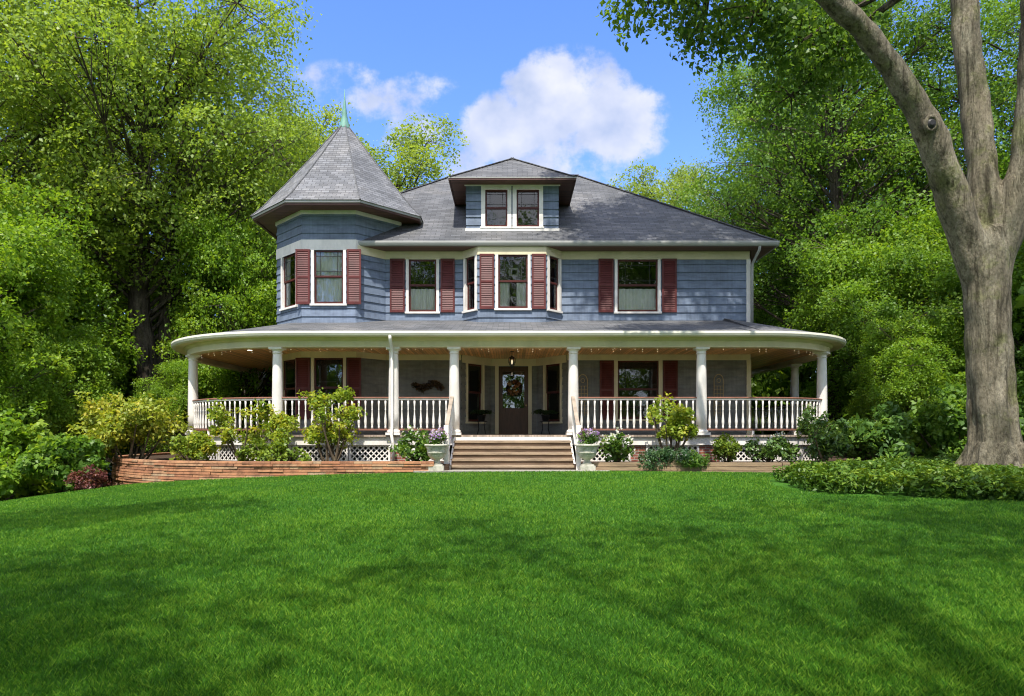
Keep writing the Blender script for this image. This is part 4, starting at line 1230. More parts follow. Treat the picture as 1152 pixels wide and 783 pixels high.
# ------------------------------------------------------------------ shrubs
def shrub(name, label, x, y, z0, rad, h, leafmat, n_cl=90, per=34, leaf=0.1, spr=0.16, seed=1, flowers=None, cat='shrub', group=None, stems=9, open_=0.0, width=0.6, up=0.75, fl_n=0, fl_size=0.05, lift=0.0):
    group = group or {'hydrangea': 'white flowering hydrangeas along the porch', 'rhododendron': 'shrubs at the right porch corner', 'juniper': 'low spreading plants on the timber edging', 'laurel': 'bushes along the left lawn edge',
                      'petunia': 'petunias in the urns', 'shrub': 'shrubs around the house'}.get(name)
    t = thing(name, label, cat, (x, y, z0), group)
    rng = np.random.default_rng(seed)
    nl = 16
    rx = rad if isinstance(rad, tuple) else (rad, rad)
    LC, LR = lobes_of(rng, (0, 0, h * (0.5 + 0.1 * open_)), (rx[0] * 1.0, rx[1] * 1.0, h * 0.5), nl, min(rx[0], rx[1], h) * (0.4 - 0.1 * open_))
    CC, D, li = clusters_on(rng, LC, LR, n_cl)
    CC[:, 2] = np.abs(CC[:, 2]) + 0.03
    CC[:, 2] = lift * h + (1 - lift) * CC[:, 2]; LC[:, 2] = lift * h + (1 - lift) * LC[:, 2]
    sh = rng.uniform(0, 1, n_cl) < 0.12 + 0.1 * open_      # stray shoots
    CC[sh] += (D[sh] * 0.5 + np.array([0, 0, 0.8])) * (0.12 * h * rng.uniform(0.4, 1.4, sh.sum()))[:, None]
    V, Q, T = spray(rng, CC, D, per, spr, leaf, width=width, up=up * 0.75, ow=0.75)
    mb = MB()
    for k in range(stems):
        e = LC[k % nl] + rng.normal(size=3) * 0.05
        a = rng.uniform(0, 6.28); b0 = (0.12 * rx[0] * math.cos(a), 0.12 * rx[1] * math.sin(a), -0.05)
        r0 = 0.012 + 0.012 * h
        mb.tube(curve_pts(b0, e, (e[0] * 0.2, e[1] * 0.2, 0.0), 5), [r0, r0 * 0.85, r0 * 0.7, r0 * 0.5, r0 * 0.3], 5, False)
        for j in np.where(li == k % nl)[0][:6]:
            mb.tube(curve_pts(e, CC[j], (0, 0, 0.02), 3), [r0 * 0.35, r0 * 0.25, r0 * 0.15], 4, False)
    mb.build('stem', M['twig'], t)
    link('foliage', np_mesh('foliage', V, Q, leafmat, T), t)
    if flowers:
        zc = CC[:, 2]; idx = np.argsort(-zc + rng.normal(size=len(zc)) * h * 0.2)[:fl_n]
        FC = CC[idx] + D[idx] * spr * 0.5 + np.array([0, 0, spr * 0.3])
        V, Q, T = spray(rng, FC, D[idx], 16, fl_size * 1.5, fl_size, flat=0.5, jitter=0.9, width=0.9)
        link('blossom', np_mesh('blossom', V, Q, flowers, T), t)
    return t

BZ = -0.79
shrub('shrub', 'big yellow-green shrub left of the porch corner column', -11.0, 19.6, -1.15, (1.4, 1.2), 2.2, M['leaf_yellow'], 230, 28, 0.12, 0.26, 101, stems=14, open_=0.4)
shrub('shrub', 'loose yellow-green shrub climbing the left porch railing below the second column', -7.1, 18.3, BZ, (1.35, 0.6), 1.6, M['leaf_azalea'], 120, 22, 0.11, 0.19, 102, stems=14, open_=0.9, lift=0.12)
shrub('shrub', 'tall loose yellow-green shrub before the railing under the turret window', -4.9, 18.3, BZ, (1.35, 0.6), 1.85, M['leaf_azalea'], 115, 22, 0.11, 0.19, 103, stems=14, open_=1.0, lift=0.16)
shrub('shrub', 'low green shrub with orange leaves at the left end of the brick wall bed', -8.9, 19.0, BZ, (0.7, 0.55), 0.75, M['leaf_azalea'], 60, 28, 0.11, 0.16, 104)
shrub('shrub', 'low bright green plant on top of the brick wall below the turret', -6.0, 17.75, BZ, (1.1, 0.4), 0.6, M['leaf_box'], 60, 28, 0.11, 0.16, 105)
shrub('hydrangea', 'white flowering hydrangea left of the porch steps', -2.55, 18.35, BZ, (0.5, 0.4), 0.8, M['leaf_shrub'], 50, 26, 0.12, 0.16, 106, flowers=M['petal_white'], fl_n=18, fl_size=0.06)
shrub('hydrangea', 'white flowering hydrangea right of the porch steps', 2.75, 18.35, BZ, (0.55, 0.4), 0.72, M['leaf_shrub'], 50, 26, 0.12, 0.16, 107, flowers=M['petal_white'], fl_n=18, fl_size=0.06)
shrub('azalea', 'yellow and green azalea rising over the right railing', 4.3, 18.3, BZ, (0.85, 0.55), 1.6, M['leaf_azalea'], 105, 30, 0.11, 0.18, 108, stems=12, open_=0.7, lift=0.22)
shrub('juniper', 'low dark spreading evergreen spilling over the timber edging', 3.9, 17.4, BZ - 0.05, (0.75, 0.45), 0.42, M['leaf_juniper'], 70, 40, 0.09, 0.15, 109, width=0.3)
shrub('juniper', 'low pale green spreading plant beside the brick pier right of the steps', 4.6, 17.4, BZ - 0.05, (0.4, 0.35), 0.26, M['leaf_shrub'], 45, 36, 0.1, 0.14, 110, width=0.35)
shrub('boxwood', 'small round yellow-green bush between brick pier and white lattice', 5.75, 18.2, BZ, (0.4, 0.38), 0.62, M['leaf_box'], 80, 40, 0.07, 0.11, 111)
shrub('hydrangea', 'dark green hydrangea with white specks against the right lattice', 6.95, 18.3, BZ, (0.75, 0.45), 0.72, M['leaf_rhodo'], 58, 26, 0.11, 0.17, 112, flowers=M['petal_white'], fl_n=9, fl_size=0.045)
shrub('rhododendron', 'tall grey-green rhododendron against the right porch corner', 8.35, 18.3, BZ, (0.75, 0.6), 1.5, M['leaf_rhodo'], 105, 26, 0.15, 0.2, 113, flowers=M['petal_white'], fl_n=7, fl_size=0.045, width=0.4)
shrub('rhododendron', 'wide glossy green shrub right of the porch corner', 10.15, 18.8, -0.95, (1.15, 0.9), 1.75, M['leaf_shrub'], 170, 30, 0.19, 0.24, 114, width=0.45)
shrub('barberry', 'small dark red bush at the left end of the brick wall', -10.75, 17.5, gz(-10.75, 17.5), (0.48, 0.45), 0.55, M['leaf_red'], 80, 34, 0.06, 0.11, 115)
shrub('laurel', 'mounded pale green bush at the far left lawn edge', -13.6, 17.4, gz(-13.6, 17.4), (1.5, 1.1), 1.7, M['leaf_under'], 200, 34, 0.15, 0.24, 116, stems=12)
shrub('laurel', 'dark leafy bush between far left bush and red barberry', -12.0, 18.4, gz(-12, 18.4), (1.1, 0.9), 1.7, M['leaf_dark'], 170, 34, 0.15, 0.22, 117, stems=12)
shrub('laurel', 'bright green tall bush behind the far left mounded bush', -14.6, 19.0, gz(-14.6, 19.0), (1.8, 1.2), 3.2, M['leaf_under'], 300, 34, 0.17, 0.28, 118, stems=14)
shrub('shrub', 'dark bush between the rhododendrons and the big grey trunk', 12.4, 18.8, gz(12, 18.8), (1.5, 1.0), 2.3, M['leaf_dark'], 230, 34, 0.15, 0.24, 119, stems=12)
shrub('shrub', 'dark leafy bush behind the base of the big grey trunk', 14.6, 19.0, gz(14, 19), (1.6, 1.0), 2.8, M['leaf_dark'], 240, 34, 0.15, 0.26, 120, stems=12)

# ground cover bed round the big tree: too many plants to count
def ground_cover():
    rng = np.random.default_rng(9)
    poly = [(5.6, 14.9), (5.15, 13.4), (5.3, 12.2), (6.1, 11.4), (7.6, 10.7), (9.5, 10.2), (12, 10.0), (15, 10.0), (15, 17.2), (9.5, 17.0), (7.2, 16.2)]
    px = np.array(poly)
    pts = rng.uniform((5, 9.8), (15, 17.3), (9000, 2))
    def inside(p):
        x, y = p[:, 0], p[:, 1]; c = np.zeros(len(p), bool); j = len(px) - 1
        for i in range(len(px)):
            xi, yi = px[i]; xj, yj = px[j]
            m_ = ((yi > y) != (yj > y)) & (x < (xj - xi) * (y - yi) / (yj - yi + 1e-12) + xi)
            c ^= m_; j = i
        return c
    rag = pts + np.array([-0.25, 0.1]) + 0.12 * np.column_stack([np.sin(pts[:, 1] * 3.1 + 1) + 0.6 * np.sin(pts[:, 0] * 7.3), np.sin(pts[:, 0] * 3.7) + 0.6 * np.sin(pts[:, 1] * 8.1)]) + rng.normal(size=pts.shape) * 0.07
    pts = pts[inside(rag)]
    d = np.array([np.min(np.hypot(*(pts - 0).T * 0 + 1e9)) for _ in range(0)]) if False else None
    z = g(pts[:, 0], pts[:, 1])
    hh = 0.27 + 0.1 * np.sin(pts[:, 0] * 1.9) * np.sin(pts[:, 1] * 2.3) * 0.6 + rng.uniform(-0.09, 0.1, len(pts))
    C = np.column_stack([pts, z + hh])
    ct = rng.uniform(0, 1, len(pts)) * 0.6 + 0.4 * (0.5 + 0.5 * np.sin(pts[:, 0] * 1.1) * np.sin(pts[:, 1] * 1.7))
    V, Q, T = spray(rng, C, np.zeros_like(C), 9, 0.085, 0.1, up=1.0, flat=0.25, jitter=0.45, cl_tint=ct, width=0.45)
    C2 = C.copy(); C2[:, 2] = z + hh * 0.5
    V2, Q2, T2 = spray(rng, C2, np.zeros_like(C), 5, 0.1, 0.1, up=0.6, flat=0.4, jitter=0.8, cl_tint=ct * 0.5, width=0.45)
    V = np.vstack([V, V2]); Q = np.vstack([Q, Q2 + len(V) - len(V2)]); T = np.concatenate([T, T2])
    o = link('ground_cover', np_mesh('ground_cover', V, Q, M['leaf_cover'], T))
    tag(o, 'low glossy green ground cover spreading round the big grey trunk', 'ground cover', None, 'stuff')
    return inside
in_cover = ground_cover()

# ------------------------------------------------------------------ ground, lawn, beds
def make_ground():
    xs = np.concatenate([np.linspace(-400, -40, 7)[:-1], np.linspace(-40, 40, 161), np.linspace(40, 400, 7)[1:]])
    ys = np.concatenate([np.linspace(-300, -20, 6)[:-1], np.linspace(-20, 60, 161), np.linspace(60, 600, 8)[1:]])
    XX, YY = np.meshgrid(xs, ys)
    V = np.column_stack([XX.ravel(), YY.ravel(), g(XX, YY).ravel()])
    nx = len(xs); i = np.arange((len(ys) - 1) * nx).reshape(len(ys) - 1, nx)[:, :-1].ravel()
    Q = np.column_stack([i, i + 1, i + 1 + nx, i + nx])
    me = np_mesh('lawn', V, Q, M['ground'])
    wig = 0.8 * np.sin(V[:, 1] * 0.7)
    lawn = ((V[:, 1] < 18.2 + 0.02 * V[:, 0] ** 0) & (V[:, 0] > -14.5 + wig - 0.5 * np.clip(16 - V[:, 1], 0, 30)) & (V[:, 0] < 11 + 0.5 * np.clip(16 - V[:, 1], 0, 40))).astype(np.float32)
    a_ = me.attributes.new('lawn', 'FLOAT', 'POINT'); a_.data.foreach_set('value', lawn)
    me.shade_smooth()
    o = link('lawn', me)
    tag(o, 'wide mown green lawn rising to the house', 'lawn', None, 'structure')
make_ground()

def make_grass():
    rng = np.random.default_rng(3)
    n = 950000
    # more blades per square metre near the viewer
    t = rng.uniform(0, 1, n)
    y0, y1 = 2.4, 19.2
    Y = y0 * (y1 / y0) ** t
    X = rng.uniform(-1, 1, n) * (0.8 * Y + 1.6)
    s_ok = np.ones(n, bool)
    pts = np.column_stack([X, Y])
    s_ok &= ~in_cover(pts)
    # keep off the beds, wall and steps
    front = (Y > 17.0) & (X > -7.5) & (X < 8.5)
    cl = np.hypot(X + 6.3, Y - 23.5) < 6.5
    s_ok &= ~(front | (cl & (X < -6.3)) | ((Y > 16.92) & (np.abs(X) < 2.4)) | ((X > 7.5) & (Y > 17.6)) | (X < -14.2))
    X, Y = X[s_ok], Y[s_ok]; n = len(X)
    Z = g(X, Y)
    patch = np.sin(X * 1.3 + 2 * np.sin(Y * 0.6)) * np.sin(Y * 1.1 + 1.5 * np.sin(X * 0.8))
    h = rng.uniform(0.02, 0.043, n) * (1 + 0.22 * patch)
    w = np.maximum(0.0026, Y * 0.0008) * rng.uniform(0.7, 1.3, n)
    a = rng.uniform(0, 2 * np.pi, n); lean = rng.uniform(0.1, 0.95, n) * h
    la = rng.uniform(0, 2 * np.pi, n)
    dx, dy = np.cos(a) * w / 2, np.sin(a) * w / 2
    lx, ly = np.cos(la) * lean, np.sin(la) * lean
    V = np.empty((n, 4, 3))
    V[:, 0] = np.column_stack([X - dx, Y - dy, Z - 0.005]); V[:, 1] = np.column_stack([X + dx, Y + dy, Z - 0.005])
    V[:, 2] = np.column_stack([X + dx * 0.7 + lx * 0.4, Y + dy * 0.7 + ly * 0.4, Z + h * 0.6])
    V[:, 3] = np.column_stack([X + lx, Y + ly, Z + h])
    patch2 = np.sin(X * 5.3 + 2.1 * np.sin(Y * 3.6)) * np.sin(Y * 4.7 + 1.7 * np.sin(X * 4.1))
    tint = np.clip(0.42 + 0.16 * patch + 0.15 * patch2 + rng.normal(size=n) * 0.36, 0, 1)
    straw = rng.uniform(0, 1, n) < 0.015
    tint[straw] = 1.0
    o = link('grass', np_mesh('grass', V.reshape(-1, 3), np.arange(n * 4).reshape(-1, 4), M['grassblade'], np.repeat(tint, 4)))
    tag(o, 'short dense green grass blades covering the lawn', 'grass', None, 'stuff')
make_grass()

# planting beds (soil)
mb = MB(); sweep(mb, 0.5, sx(-1.6), [(1.95, BZ), (-0.6, BZ), (-0.6, -1.6), (1.95, -1.6)]); tag(mb.build('garden_bed', M['mulch']), 'dark mulched planting bed behind the brick wall', 'garden bed', None, 'structure')
mb = MB(); sweep(mb, sx(1.6), TOT - 3, [(1.75, BZ - 0.01), (-0.6, BZ - 0.01), (-0.6, -1.6), (1.75, -1.6)]); tag(mb.build('garden_bed', M['mulch']), 'dark mulched planting bed behind the timber edging', 'garden bed', None, 'structure')
# brick retaining wall, laid course by course with uneven faces
mb = MB()
z = -1.75; rr = random.Random(4)
while z < -0.76:
    o_ = 2.14 + rr.uniform(-0.02, 0.02)
    hc = rr.choice((0.052, 0.06, 0.068))
    if z + hc > -0.79: hc = 0.055
    s = 0.6 + rr.uniform(0, 0.2)
    while s < sx(-1.95):
        e_ = min(sx(-1.95), s + rr.uniform(0.2, 0.62))
        j = rr.uniform(-0.014, 0.014); k0 = len(mb.f)
        sweep(mb, s + 0.002, e_ - 0.003, [(o_ + j, z + 0.005), (o_ + j - 0.006, z + hc), (1.9, z + hc), (1.9, z + 0.005)], step=0.5)
        c_ = 0.15 + 0.7 * rr.random()
        for q in range(k0, len(mb.uv)): mb.uv[q] = [(c_, 0.5)] * len(mb.uv[q])
        s = e_
    z += hc + 0.01
sweep(mb, 0.6, sx(-1.95), [(2.1, -1.75), (2.1, z - 0.012), (1.91, z - 0.012), (1.91, -1.75)], step=0.5)
for q in range(len(mb.uv)):
    if mb.uv[q][0][1] != 0.5: mb.uv[q] = [(0.0, 0.5)] * len(mb.uv[q])
tag(mb.build('brick_retaining_wall', M['wallbrick']), 'low curved weathered brick retaining wall left of the steps', 'wall')
# timber edging on the right
mb = MB()
for k, (z0, z1, o_) in enumerate(((-1.1, -0.965, 1.93), (-0.955, -0.86, 1.9), (-0.85, -0.755, 1.88))):
    for s0, s1 in ((sx(2.0), sx(4.4)), (sx(4.42), sx(6.85)), (sx(6.87), sx(6.9) + 2.3)):
        sweep(mb, s0, s1, [(o_, z0), (o_, z1), (1.75, z1), (1.75, z0)], step=0.5)
tag(mb.build('timber_edging', M['timber']), 'low weathered timber edging along the bed right of the steps', 'edging')
mb = MB(); mb.box(-2.45, 2.45, 16.98, 17.6, -1.15, -0.945)
tag(mb.build('stone_slab', M['stone']), 'long flat stone slab at the foot of the porch steps', 'slab')
# stones at the foot of the grey tree
for k, (x, y, s) in enumerate(((8.85, 14.1, 0.3), (9.2, 13.6, 0.2))):
    rng = np.random.default_rng(40 + k); mb = MB()
    mb.lathe([(0.3, -0.2), (0.95, -0.1), (1.0, 0.2), (0.75, 0.5), (0.3, 0.62)], (0, 0, 0), 9)
    mb.v = [(v[0] * s * (1 + 0.25 * rng.normal()), v[1] * s * (1 + 0.2 * rng.normal()), v[2] * s * (1 + 0.1 * rng.normal())) for v in mb.v]
    o = mb.build('garden_stone', M['stone'], None, True, (x, y, gz(x, y) + 0.12))
    tag(o, ('larger grey stone against the foot of the big trunk', 'smaller grey stone among the ground cover near the trunk')[k], 'stone', 'stones by the big trunk')

# ------------------------------------------------------------------ urns with flowers
for i, x in enumerate((-1.9, 1.9)):
    side = ('left', 'right')[i]
    u = thing('stone_urn', ('mossy stone urn on square foot left of the porch steps', 'pale stone urn on square foot right of the porch steps')[i], 'urn', (x, 17.25, -0.945), 'urns flanking the steps')
    u.scale = (0.86, 0.86, 0.92)
    mb = MB(); mb.box(-0.22, 0.22, -0.22, 0.22, 0, 0.13); mb.box(-0.18, 0.18, -0.18, 0.18, 0.13, 0.17); mb.build('foot', M['urnstone'], u)
    mb = MB(); mb.lathe([(0.15, 0.17), (0.12, 0.22), (0.09, 0.26), (0.11, 0.3), (0.2, 0.34), (0.26, 0.41), (0.27, 0.46), (0.29, 0.47), (0.29, 0.5), (0.28, 0.52), (0.3, 0.6), (0.33, 0.66)], (0, 0, 0), 24); mb.build('bowl', M['urnstone'], u, True)
    mb = MB(); mb.lathe([(0.33, 0.655), (0.37, 0.675), (0.37, 0.705), (0.34, 0.72), (0.28, 0.71)], (0, 0, 0), 24); mb.build('rim', M['urnstone'], u, True)
    shrub('petunia', ('purple petunias filling the left urn', 'pink and lilac petunias filling the right urn')[i], x, 17.25, -0.945 + 0.645, (0.29, 0.29), 0.3, M['leaf_shrub'], 60, 26, 0.055, 0.09, 130 + i, flowers=M['petal_purple'], cat='flowers', fl_n=42, fl_size=0.045, stems=5)

# ------------------------------------------------------------------ porch fittings
lan = thing('porch_lantern', 'black hanging lantern in front of the entry door', 'lantern', (0.0, 21.4, 2.56))
mb = MB(); mb.tube([(0, 0, 0), (0, 0, -0.16)], [0.012, 0.012], 6); mb.lathe([(0.06, -0.02), (0.06, 0.0)], (0, 0, 0), 12)
mb.lathe([(0.02, -0.15), (0.09, -0.2), (0.1, -0.22)], (0, 0, 0), 8)
for k in range(6):
    a = k * math.pi / 3; mb.tube([(0.1 * math.cos(a), 0.1 * math.sin(a), -0.21), (0.11 * math.cos(a), 0.11 * math.sin(a), -0.34), (0.04 * math.cos(a), 0.04 * math.sin(a), -0.5)], [0.009] * 3, 5)
mb.lathe([(0.04, -0.49), (0.04, -0.52), (0.01, -0.56)], (0, 0, 0), 8)
mb.build('lantern_frame', M['iron'], lan)
mb = MB(); mb.lathe([(0.085, -0.23), (0.095, -0.34), (0.04, -0.47)], (0, 0, 0), 12); mb.build('lantern_glass', M['glass'], lan, True)
mb = MB(); mb.lathe([(0.015, -0.27), (0.025, -0.33), (0.015, -0.4)], (0, 0, 0), 8); mb.build('bulb', M['bulb'], lan, True)

def leafy(name, label, cat, loc, C, outward, mat, per=14, rad=0.05, size=0.06, seed=1, extra=None, jitter=0.8):
    rng = np.random.default_rng(seed)
    t = thing(name, label, cat, loc)
    V, Q, T = spray(rng, np.array(C), np.array(outward), per, rad, size, jitter=jitter, flat=0.5)
    link('foliage', np_mesh('foliage', V, Q, mat, T), t)
    return t, rng
C = [(0.22 * math.cos(a), -0.02, 0.22 * math.sin(a) * 1.0) for a in np.linspace(0, 6.28, 34)]
w_, rng = leafy('door_wreath', 'round wreath with peach and cream flowers hung on the door glass', 'wreath', (0.07, 23.42, 1.55), C, [(0, -1, 0)] * 34, M['leaf_dry'], 14, 0.07, 0.08, 61)
FC = np.array([(0.2 * math.cos(a), -0.07, 0.2 * math.sin(a)) for a in (-2.6, -2.1, -1.6, -1.1, -0.6, 0.6, 1.5, 2.4)] + [(0.0, -0.06, 0.0), (0.06, -0.06, 0.05)])
V, Q, T = spray(rng, FC, np.tile((0.0, -1.0, 0.0), (len(FC), 1)), 26, 0.075, 0.08, up=0.1, flat=0.4)
link('blossom', np_mesh('blossom', V, Q, M['petal_wreath'], T), w_)
C = [(x, 0, 0.06 * math.sin(x * 9) + 0.05 * random.uniform(-1, 1)) for x in np.linspace(-0.45, 0.45, 26)]
sw, rng = leafy('dried_swag', 'dark dried leaf swag hanging on the wall left of the entry', 'swag', (-2.74, 22.2, 1.55), C, [(0, -1, 0.2)] * 26, M['leaf_dry'], 12, 0.09, 0.11, 62)
mb = MB(); mb.tube([(-0.42, 0.02, 0.0), (0, 0.01, 0.03), (0.42, 0.02, -0.02)], [0.015] * 3, 6); mb.build('branch', M['twig'], sw)

for i, x in enumerate((2.3, 6.72)):
    t = thing('wall_trellis', ('small arched gold trellis on the wall right of the entry', 'small arched gold trellis on the wall near the right house corner')[i], 'trellis', (x, 22.2, 0.55), 'arched wall trellises')
    mb = MB()
    for xx in (-0.15, 0.15): mb.tube([(xx, 0, 0), (xx, 0, 1.15)], [0.012] * 2, 6)
    mb.tube([(0.15 * math.cos(a), 0, 1.15 + 0.2 * math.sin(a)) for a in np.linspace(0, math.pi, 9)], [0.012] * 9, 6)
    mb.build('outer_frame', M['trellis'], t)
    mb = MB()
    for xx in (-0.05, 0.05): mb.tube([(xx, 0, 0), (xx, 0, 0.98)], [0.008] * 2, 5)
    for k in range(8): mb.tube([(-0.15, 0.012, 0.1 + 0.125 * k), (0.15, 0.012, 0.1 + 0.125 * k)], [0.008] * 2, 5)
    mb.tube([(0.06 * math.cos(a), 0, 1.15 + 0.07 * math.sin(a)) for a in np.linspace(0, 2 * math.pi, 11)], [0.008] * 11, 5)
    mb.build('lattice', M['trellis'], t)

for i, x in enumerate((-1.0, 1.1)):
    y = 22.45
    s_ = thing('plant_stand', ('black iron plant stand left of the entry door', 'black iron plant stand right of the entry door')[i], 'plant stand', (x, y, -0.056), 'plant stands by the door')
    for k in range(4):
        a = math.pi / 4 + k * math.pi / 2
        mb = MB(); mb.tube([(0.2 * math.cos(a), 0.2 * math.sin(a), 0), (0.13 * math.cos(a), 0.13 * math.sin(a), 0.2), (0.16 * math.cos(a), 0.16 * math.sin(a), 0.42)], [0.012] * 3, 6); mb.build('leg', M['iron'], s_)
    mb = MB(); mb.lathe([(0.19, 0.42), (0.19, 0.44)], (0, 0, 0), 18); mb.build('tray', M['iron'], s_)
    p_ = thing('potted_fern', ('dark arching potted fern left of the entry door', 'dark arching potted fern right of the entry door')[i], 'potted plant', (x, y, -0.056 + 0.44), 'ferns flanking the door')
    mb = MB(); mb.lathe([(0.1, 0.0), (0.14, 0.18), (0.155, 0.18), (0.155, 0.21), (0.12, 0.2)], (0, 0, 0), 16); mb.build('pot', M['iron'], p_, True)
    rng = np.random.default_rng(70 + i); C = []; D = []
    for k in range(26):
        a = rng.uniform(0, 6.28); L = rng.uniform(0.25, 0.42)
        for q in np.linspace(0.1, 1, 9):
            C.append((math.cos(a) * L * q, math.sin(a) * L * q, 0.22 + 0.45 * L / 0.4 * (q - 0.85 * q * q))); D.append((math.cos(a) * 0.4, math.sin(a) * 0.4, 0.6))
    V, Q, T = spray(rng, np.array(C), np.array(D), 7, 0.04, 0.07, flat=0.3, width=0.4)
    link('fronds', np_mesh('fronds', V, Q, M['leaf_fern'], T), p_)

# icicle lights along the inside of the porch beam
t = thing('icicle_lights', 'string of small icicle lights hanging along the porch ceiling front', 'string lights', (0, 19.4, 2.55))
mb = MB(); bb = MB(); rr = random.Random(8)
ss = np.linspace(8.3, 28.0, 190)
pl = [(*P(s, -0.2)[0], 2.55) for s in ss]
mb.tube(pl, [0.004] * len(pl), 4)
for s in ss[::2]:
    (x, y), _ = P(s, -0.2 - rr.uniform(0, 0.02))
    L = rr.choice((0.08, 0.14, 0.2, 0.26))
    mb.tube([(x, y, 2.55), (x + rr.uniform(-0.01, 0.01), y, 2.55 - L)], [0.003, 0.003], 4)
    for k in range(int(L / 0.06)):
        bb.lathe([(0.002, -0.008), (0.008, 0), (0.002, 0.012)], (x + rr.uniform(-0.012, 0.012), y, 2.55 - 0.06 * (k + 1)), 5)
for m_, n_, mt in ((mb, 'cord', M['white']), (bb, 'bulbs', M['bulb'])):
    o = m_.build(n_, mt, t); o.location = (0, -19.4, -2.55)
    if n_ == 'bulbs': o['kind'] = 'stuff'

# ------------------------------------------------------------------ sun, sky, camera
L_ = Vector((0.07, 0.475, -0.875)).normalized()
sun = bpy.data.lights.new('sun', 'SUN'); sun.energy = 2.6; sun.angle = R(0.55); sun.color = (1.0, 0.95, 0.86)
so = bpy.data.objects.new('sun', sun); COL.objects.link(so)
so.rotation_euler = L_.to_track_quat('-Z', 'Y').to_euler(); so.location = (0, -10, 40)
w = bpy.data.worlds.new('World'); scn.world = w; w.use_nodes = True
nt = w.node_tree
bg = nt.nodes['Background']
sky = nt.nodes.new('ShaderNodeTexSky'); sky.sky_type = 'NISHITA'; sky.sun_disc = False
sky.sun_elevation = math.asin(-L_.z); sky.sun_rotation = math.atan2(-L_.x, -L_.y)
sky.air_density = 1.0; sky.dust_density = 0.3; sky.ozone_density = 3.0; sky.altitude = 100
hs = nt.nodes.new('ShaderNodeHueSaturation'); hs.inputs['Saturation'].default_value = 1.15
nt.links.new(sky.outputs[0], hs.inputs['Color'])
# fair-weather cloud bank in the sky, placed by compass direction
tc = nt.nodes.new('ShaderNodeTexCoord')
sp = nt.nodes.new('ShaderNodeSeparateXYZ'); nt.links.new(tc.outputs['Generated'], sp.inputs[0])
def mth(op, a, b=None, clamp=False):
    n = nt.nodes.new('ShaderNodeMath'); n.operation = op; n.use_clamp = clamp
    for k, v in ((0, a), (1, b)):
        if v is None: continue
        if isinstance(v, (int, float)): n.inputs[k].default_value = v
        else: nt.links.new(v, n.inputs[k])
    return n.outputs[0]
yy = mth('MAXIMUM', sp.outputs['Y'], 0.05)
cu, cv = mth('DIVIDE', sp.outputs['X'], yy), mth('DIVIDE', sp.outputs['Z'], yy)
cb_ = nt.nodes.new('ShaderNodeCombineXYZ'); nt.links.new(cu, cb_.inputs[0]); nt.links.new(cv, cb_.inputs[1])
nz = nt.nodes.new('ShaderNodeTexNoise'); nz.inputs['Scale'].default_value = 15; nz.inputs['Detail'].default_value = 10; nz.inputs['Roughness'].default_value = 0.6
nt.links.new(cb_.outputs[0], nz.inputs['Vector'])
nz2 = nt.nodes.new('ShaderNodeTexNoise'); nz2.inputs['Scale'].default_value = 11; nz2.inputs['Detail'].default_value = 4
nt.links.new(cb_.outputs[0], nz2.inputs['Vector'])
def blob(u, v, ru, rv, wgt):
    a = mth('POWER', mth('ABSOLUTE', mth('DIVIDE', mth('SUBTRACT', cu, u), ru)), 2.0); b = mth('POWER', mth('ABSOLUTE', mth('DIVIDE', mth('SUBTRACT', cv, v), rv)), 2.0)
    return mth('MULTIPLY', mth('SUBTRACT', 1.0, mth('ADD', a, b), True), wgt)
U_ = lambda px: (px - 576) / F
V_ = lambda py: (HZ - py) / F
blobs = [(U_(640), V_(122), 0.125, 0.1, 1.25), (U_(565), V_(150), 0.085, 0.075, 1.1), (U_(690), V_(138), 0.095, 0.075, 1.15), (U_(632), V_(92), 0.065, 0.055, 1.05),
         (U_(600), V_(180), 0.2, 0.05, 0.62), (U_(535), V_(185), 0.06, 0.05, 0.7), (U_(385), V_(98), 0.1, 0.045, 0.5), (U_(450), V_(112), 0.12, 0.05, 0.55), (U_(490), V_(150), 0.1, 0.05, 0.45)]
acc = None
for q in blobs:
    o = blob(*q); acc = o if acc is None else mth('MAXIMUM', acc, o)
den = mth('ADD', acc, mth('MULTIPLY', mth('SUBTRACT', nz.outputs['Fac'], 0.5), 2.5))
den = mth('MULTIPLY', den, mth('GREATER_THAN', acc, 0.001))
mr = nt.nodes.new('ShaderNodeMapRange'); mr.interpolation_type = 'SMOOTHSTEP'
mr.inputs['From Min'].default_value = 0.15; mr.inputs['From Max'].default_value = 0.8
nt.links.new(den, mr.inputs['Value'])
edge = nt.nodes.new('ShaderNodeMapRange'); edge.interpolation_type = 'SMOOTHSTEP'; edge.inputs['From Min'].default_value = 0.0; edge.inputs['From Max'].default_value = 0.25
nt.links.new(acc, edge.inputs['Value'])
cmask0 = mth('MULTIPLY', mth('MULTIPLY', mr.outputs[0], edge.outputs[0]), 0.9)
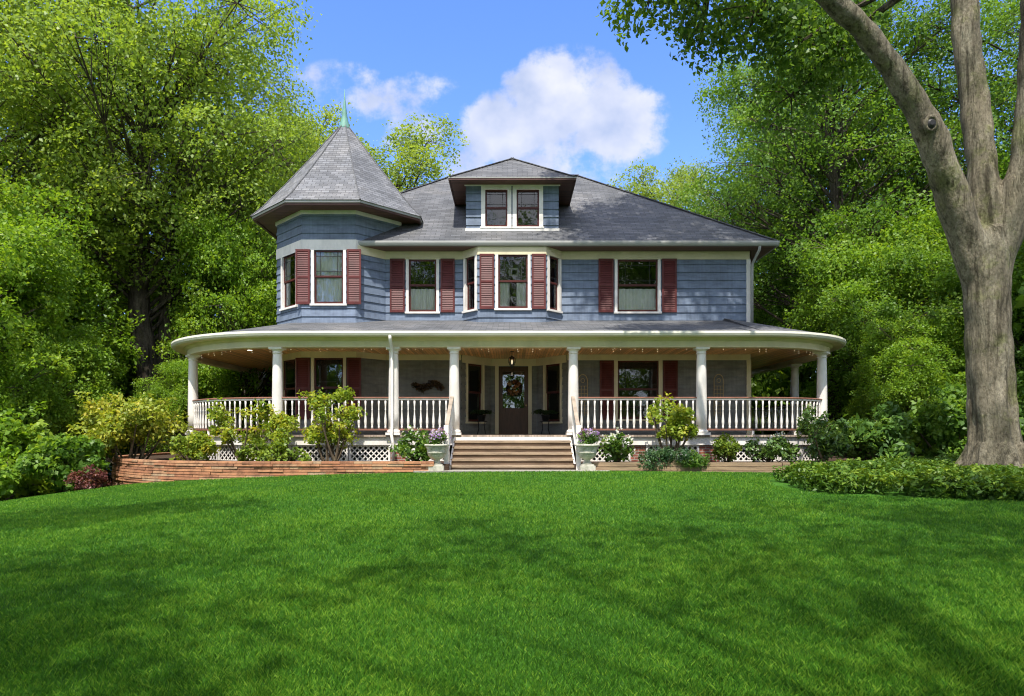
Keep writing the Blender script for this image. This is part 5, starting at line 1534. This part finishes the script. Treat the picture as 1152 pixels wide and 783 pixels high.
# unseen white clouds added as fill light, overhead and behind the viewer
def sstep(v, a, b):
    n = nt.nodes.new('ShaderNodeMapRange'); n.interpolation_type = 'SMOOTHSTEP'
    n.inputs['From Min'].default_value = a; n.inputs['From Max'].default_value = b
    nt.links.new(v, n.inputs['Value']); return n.outputs[0]
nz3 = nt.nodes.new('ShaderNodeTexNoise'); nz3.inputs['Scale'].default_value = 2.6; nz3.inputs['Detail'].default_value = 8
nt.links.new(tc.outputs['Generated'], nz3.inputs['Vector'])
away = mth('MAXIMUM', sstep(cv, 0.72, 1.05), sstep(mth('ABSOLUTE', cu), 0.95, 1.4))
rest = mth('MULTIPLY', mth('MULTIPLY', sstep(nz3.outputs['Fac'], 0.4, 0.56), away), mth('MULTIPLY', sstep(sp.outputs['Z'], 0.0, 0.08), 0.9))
shade = nt.nodes.new('ShaderNodeMapRange'); shade.inputs['From Min'].default_value = 0.3; shade.inputs['From Max'].default_value = 0.7
nt.links.new(nz2.outputs['Fac'], shade.inputs['Value'])
CLOUD = 2.25
cc_ = nt.nodes.new('ShaderNodeMix'); cc_.data_type = 'RGBA'; nt.links.new(shade.outputs[0], cc_.inputs[0])
cc_.inputs[6].default_value = (CLOUD * 0.52, CLOUD * 0.63, CLOUD * 0.9, 1); cc_.inputs[7].default_value = (CLOUD * 1.05, CLOUD * 1.05, CLOUD * 1.12, 1)
mxs = nt.nodes.new('ShaderNodeMix'); mxs.data_type = 'RGBA'
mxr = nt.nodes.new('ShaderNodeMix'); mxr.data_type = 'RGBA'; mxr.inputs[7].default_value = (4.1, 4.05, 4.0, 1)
blue = nt.nodes.new('ShaderNodeMix'); blue.data_type = 'RGBA'; blue.blend_type = 'MULTIPLY'; blue.inputs[0].default_value = 1.0; blue.inputs[7].default_value = (0.68, 0.66, 0.86, 1)
nt.links.new(hs.outputs[0], blue.inputs[6])
nt.links.new(cmask0, mxs.inputs[0]); nt.links.new(blue.outputs[2], mxs.inputs[6]); nt.links.new(cc_.outputs[2], mxs.inputs[7])
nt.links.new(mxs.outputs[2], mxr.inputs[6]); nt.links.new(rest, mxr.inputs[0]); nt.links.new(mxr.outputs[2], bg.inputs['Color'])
bg.inputs['Strength'].default_value = 0.15

cam = bpy.data.cameras.new('camera'); co_ = bpy.data.objects.new('camera', cam); COL.objects.link(co_)
cam.lens = 24; cam.sensor_width = 36; cam.sensor_fit = 'HORIZONTAL'
cam.shift_y = (HZ - 391.5) / 1152.0
cam.clip_start = 0.05; cam.clip_end = 2000
co_.location = (0, 0, 0); co_.rotation_euler = (R(90), 0, 0)
scn.camera = co_
scn.view_settings.view_transform = 'Standard'; scn.view_settings.look = 'None'
scn.view_settings.exposure = 1.5; scn.view_settings.gamma = 1.0
scn.cycles.filter_width = 1.1
scn.cycles.max_bounces = 8; scn.cycles.transparent_max_bounces = 12
scn.cycles.use_adaptive_sampling = True; scn.cycles.use_denoising = True
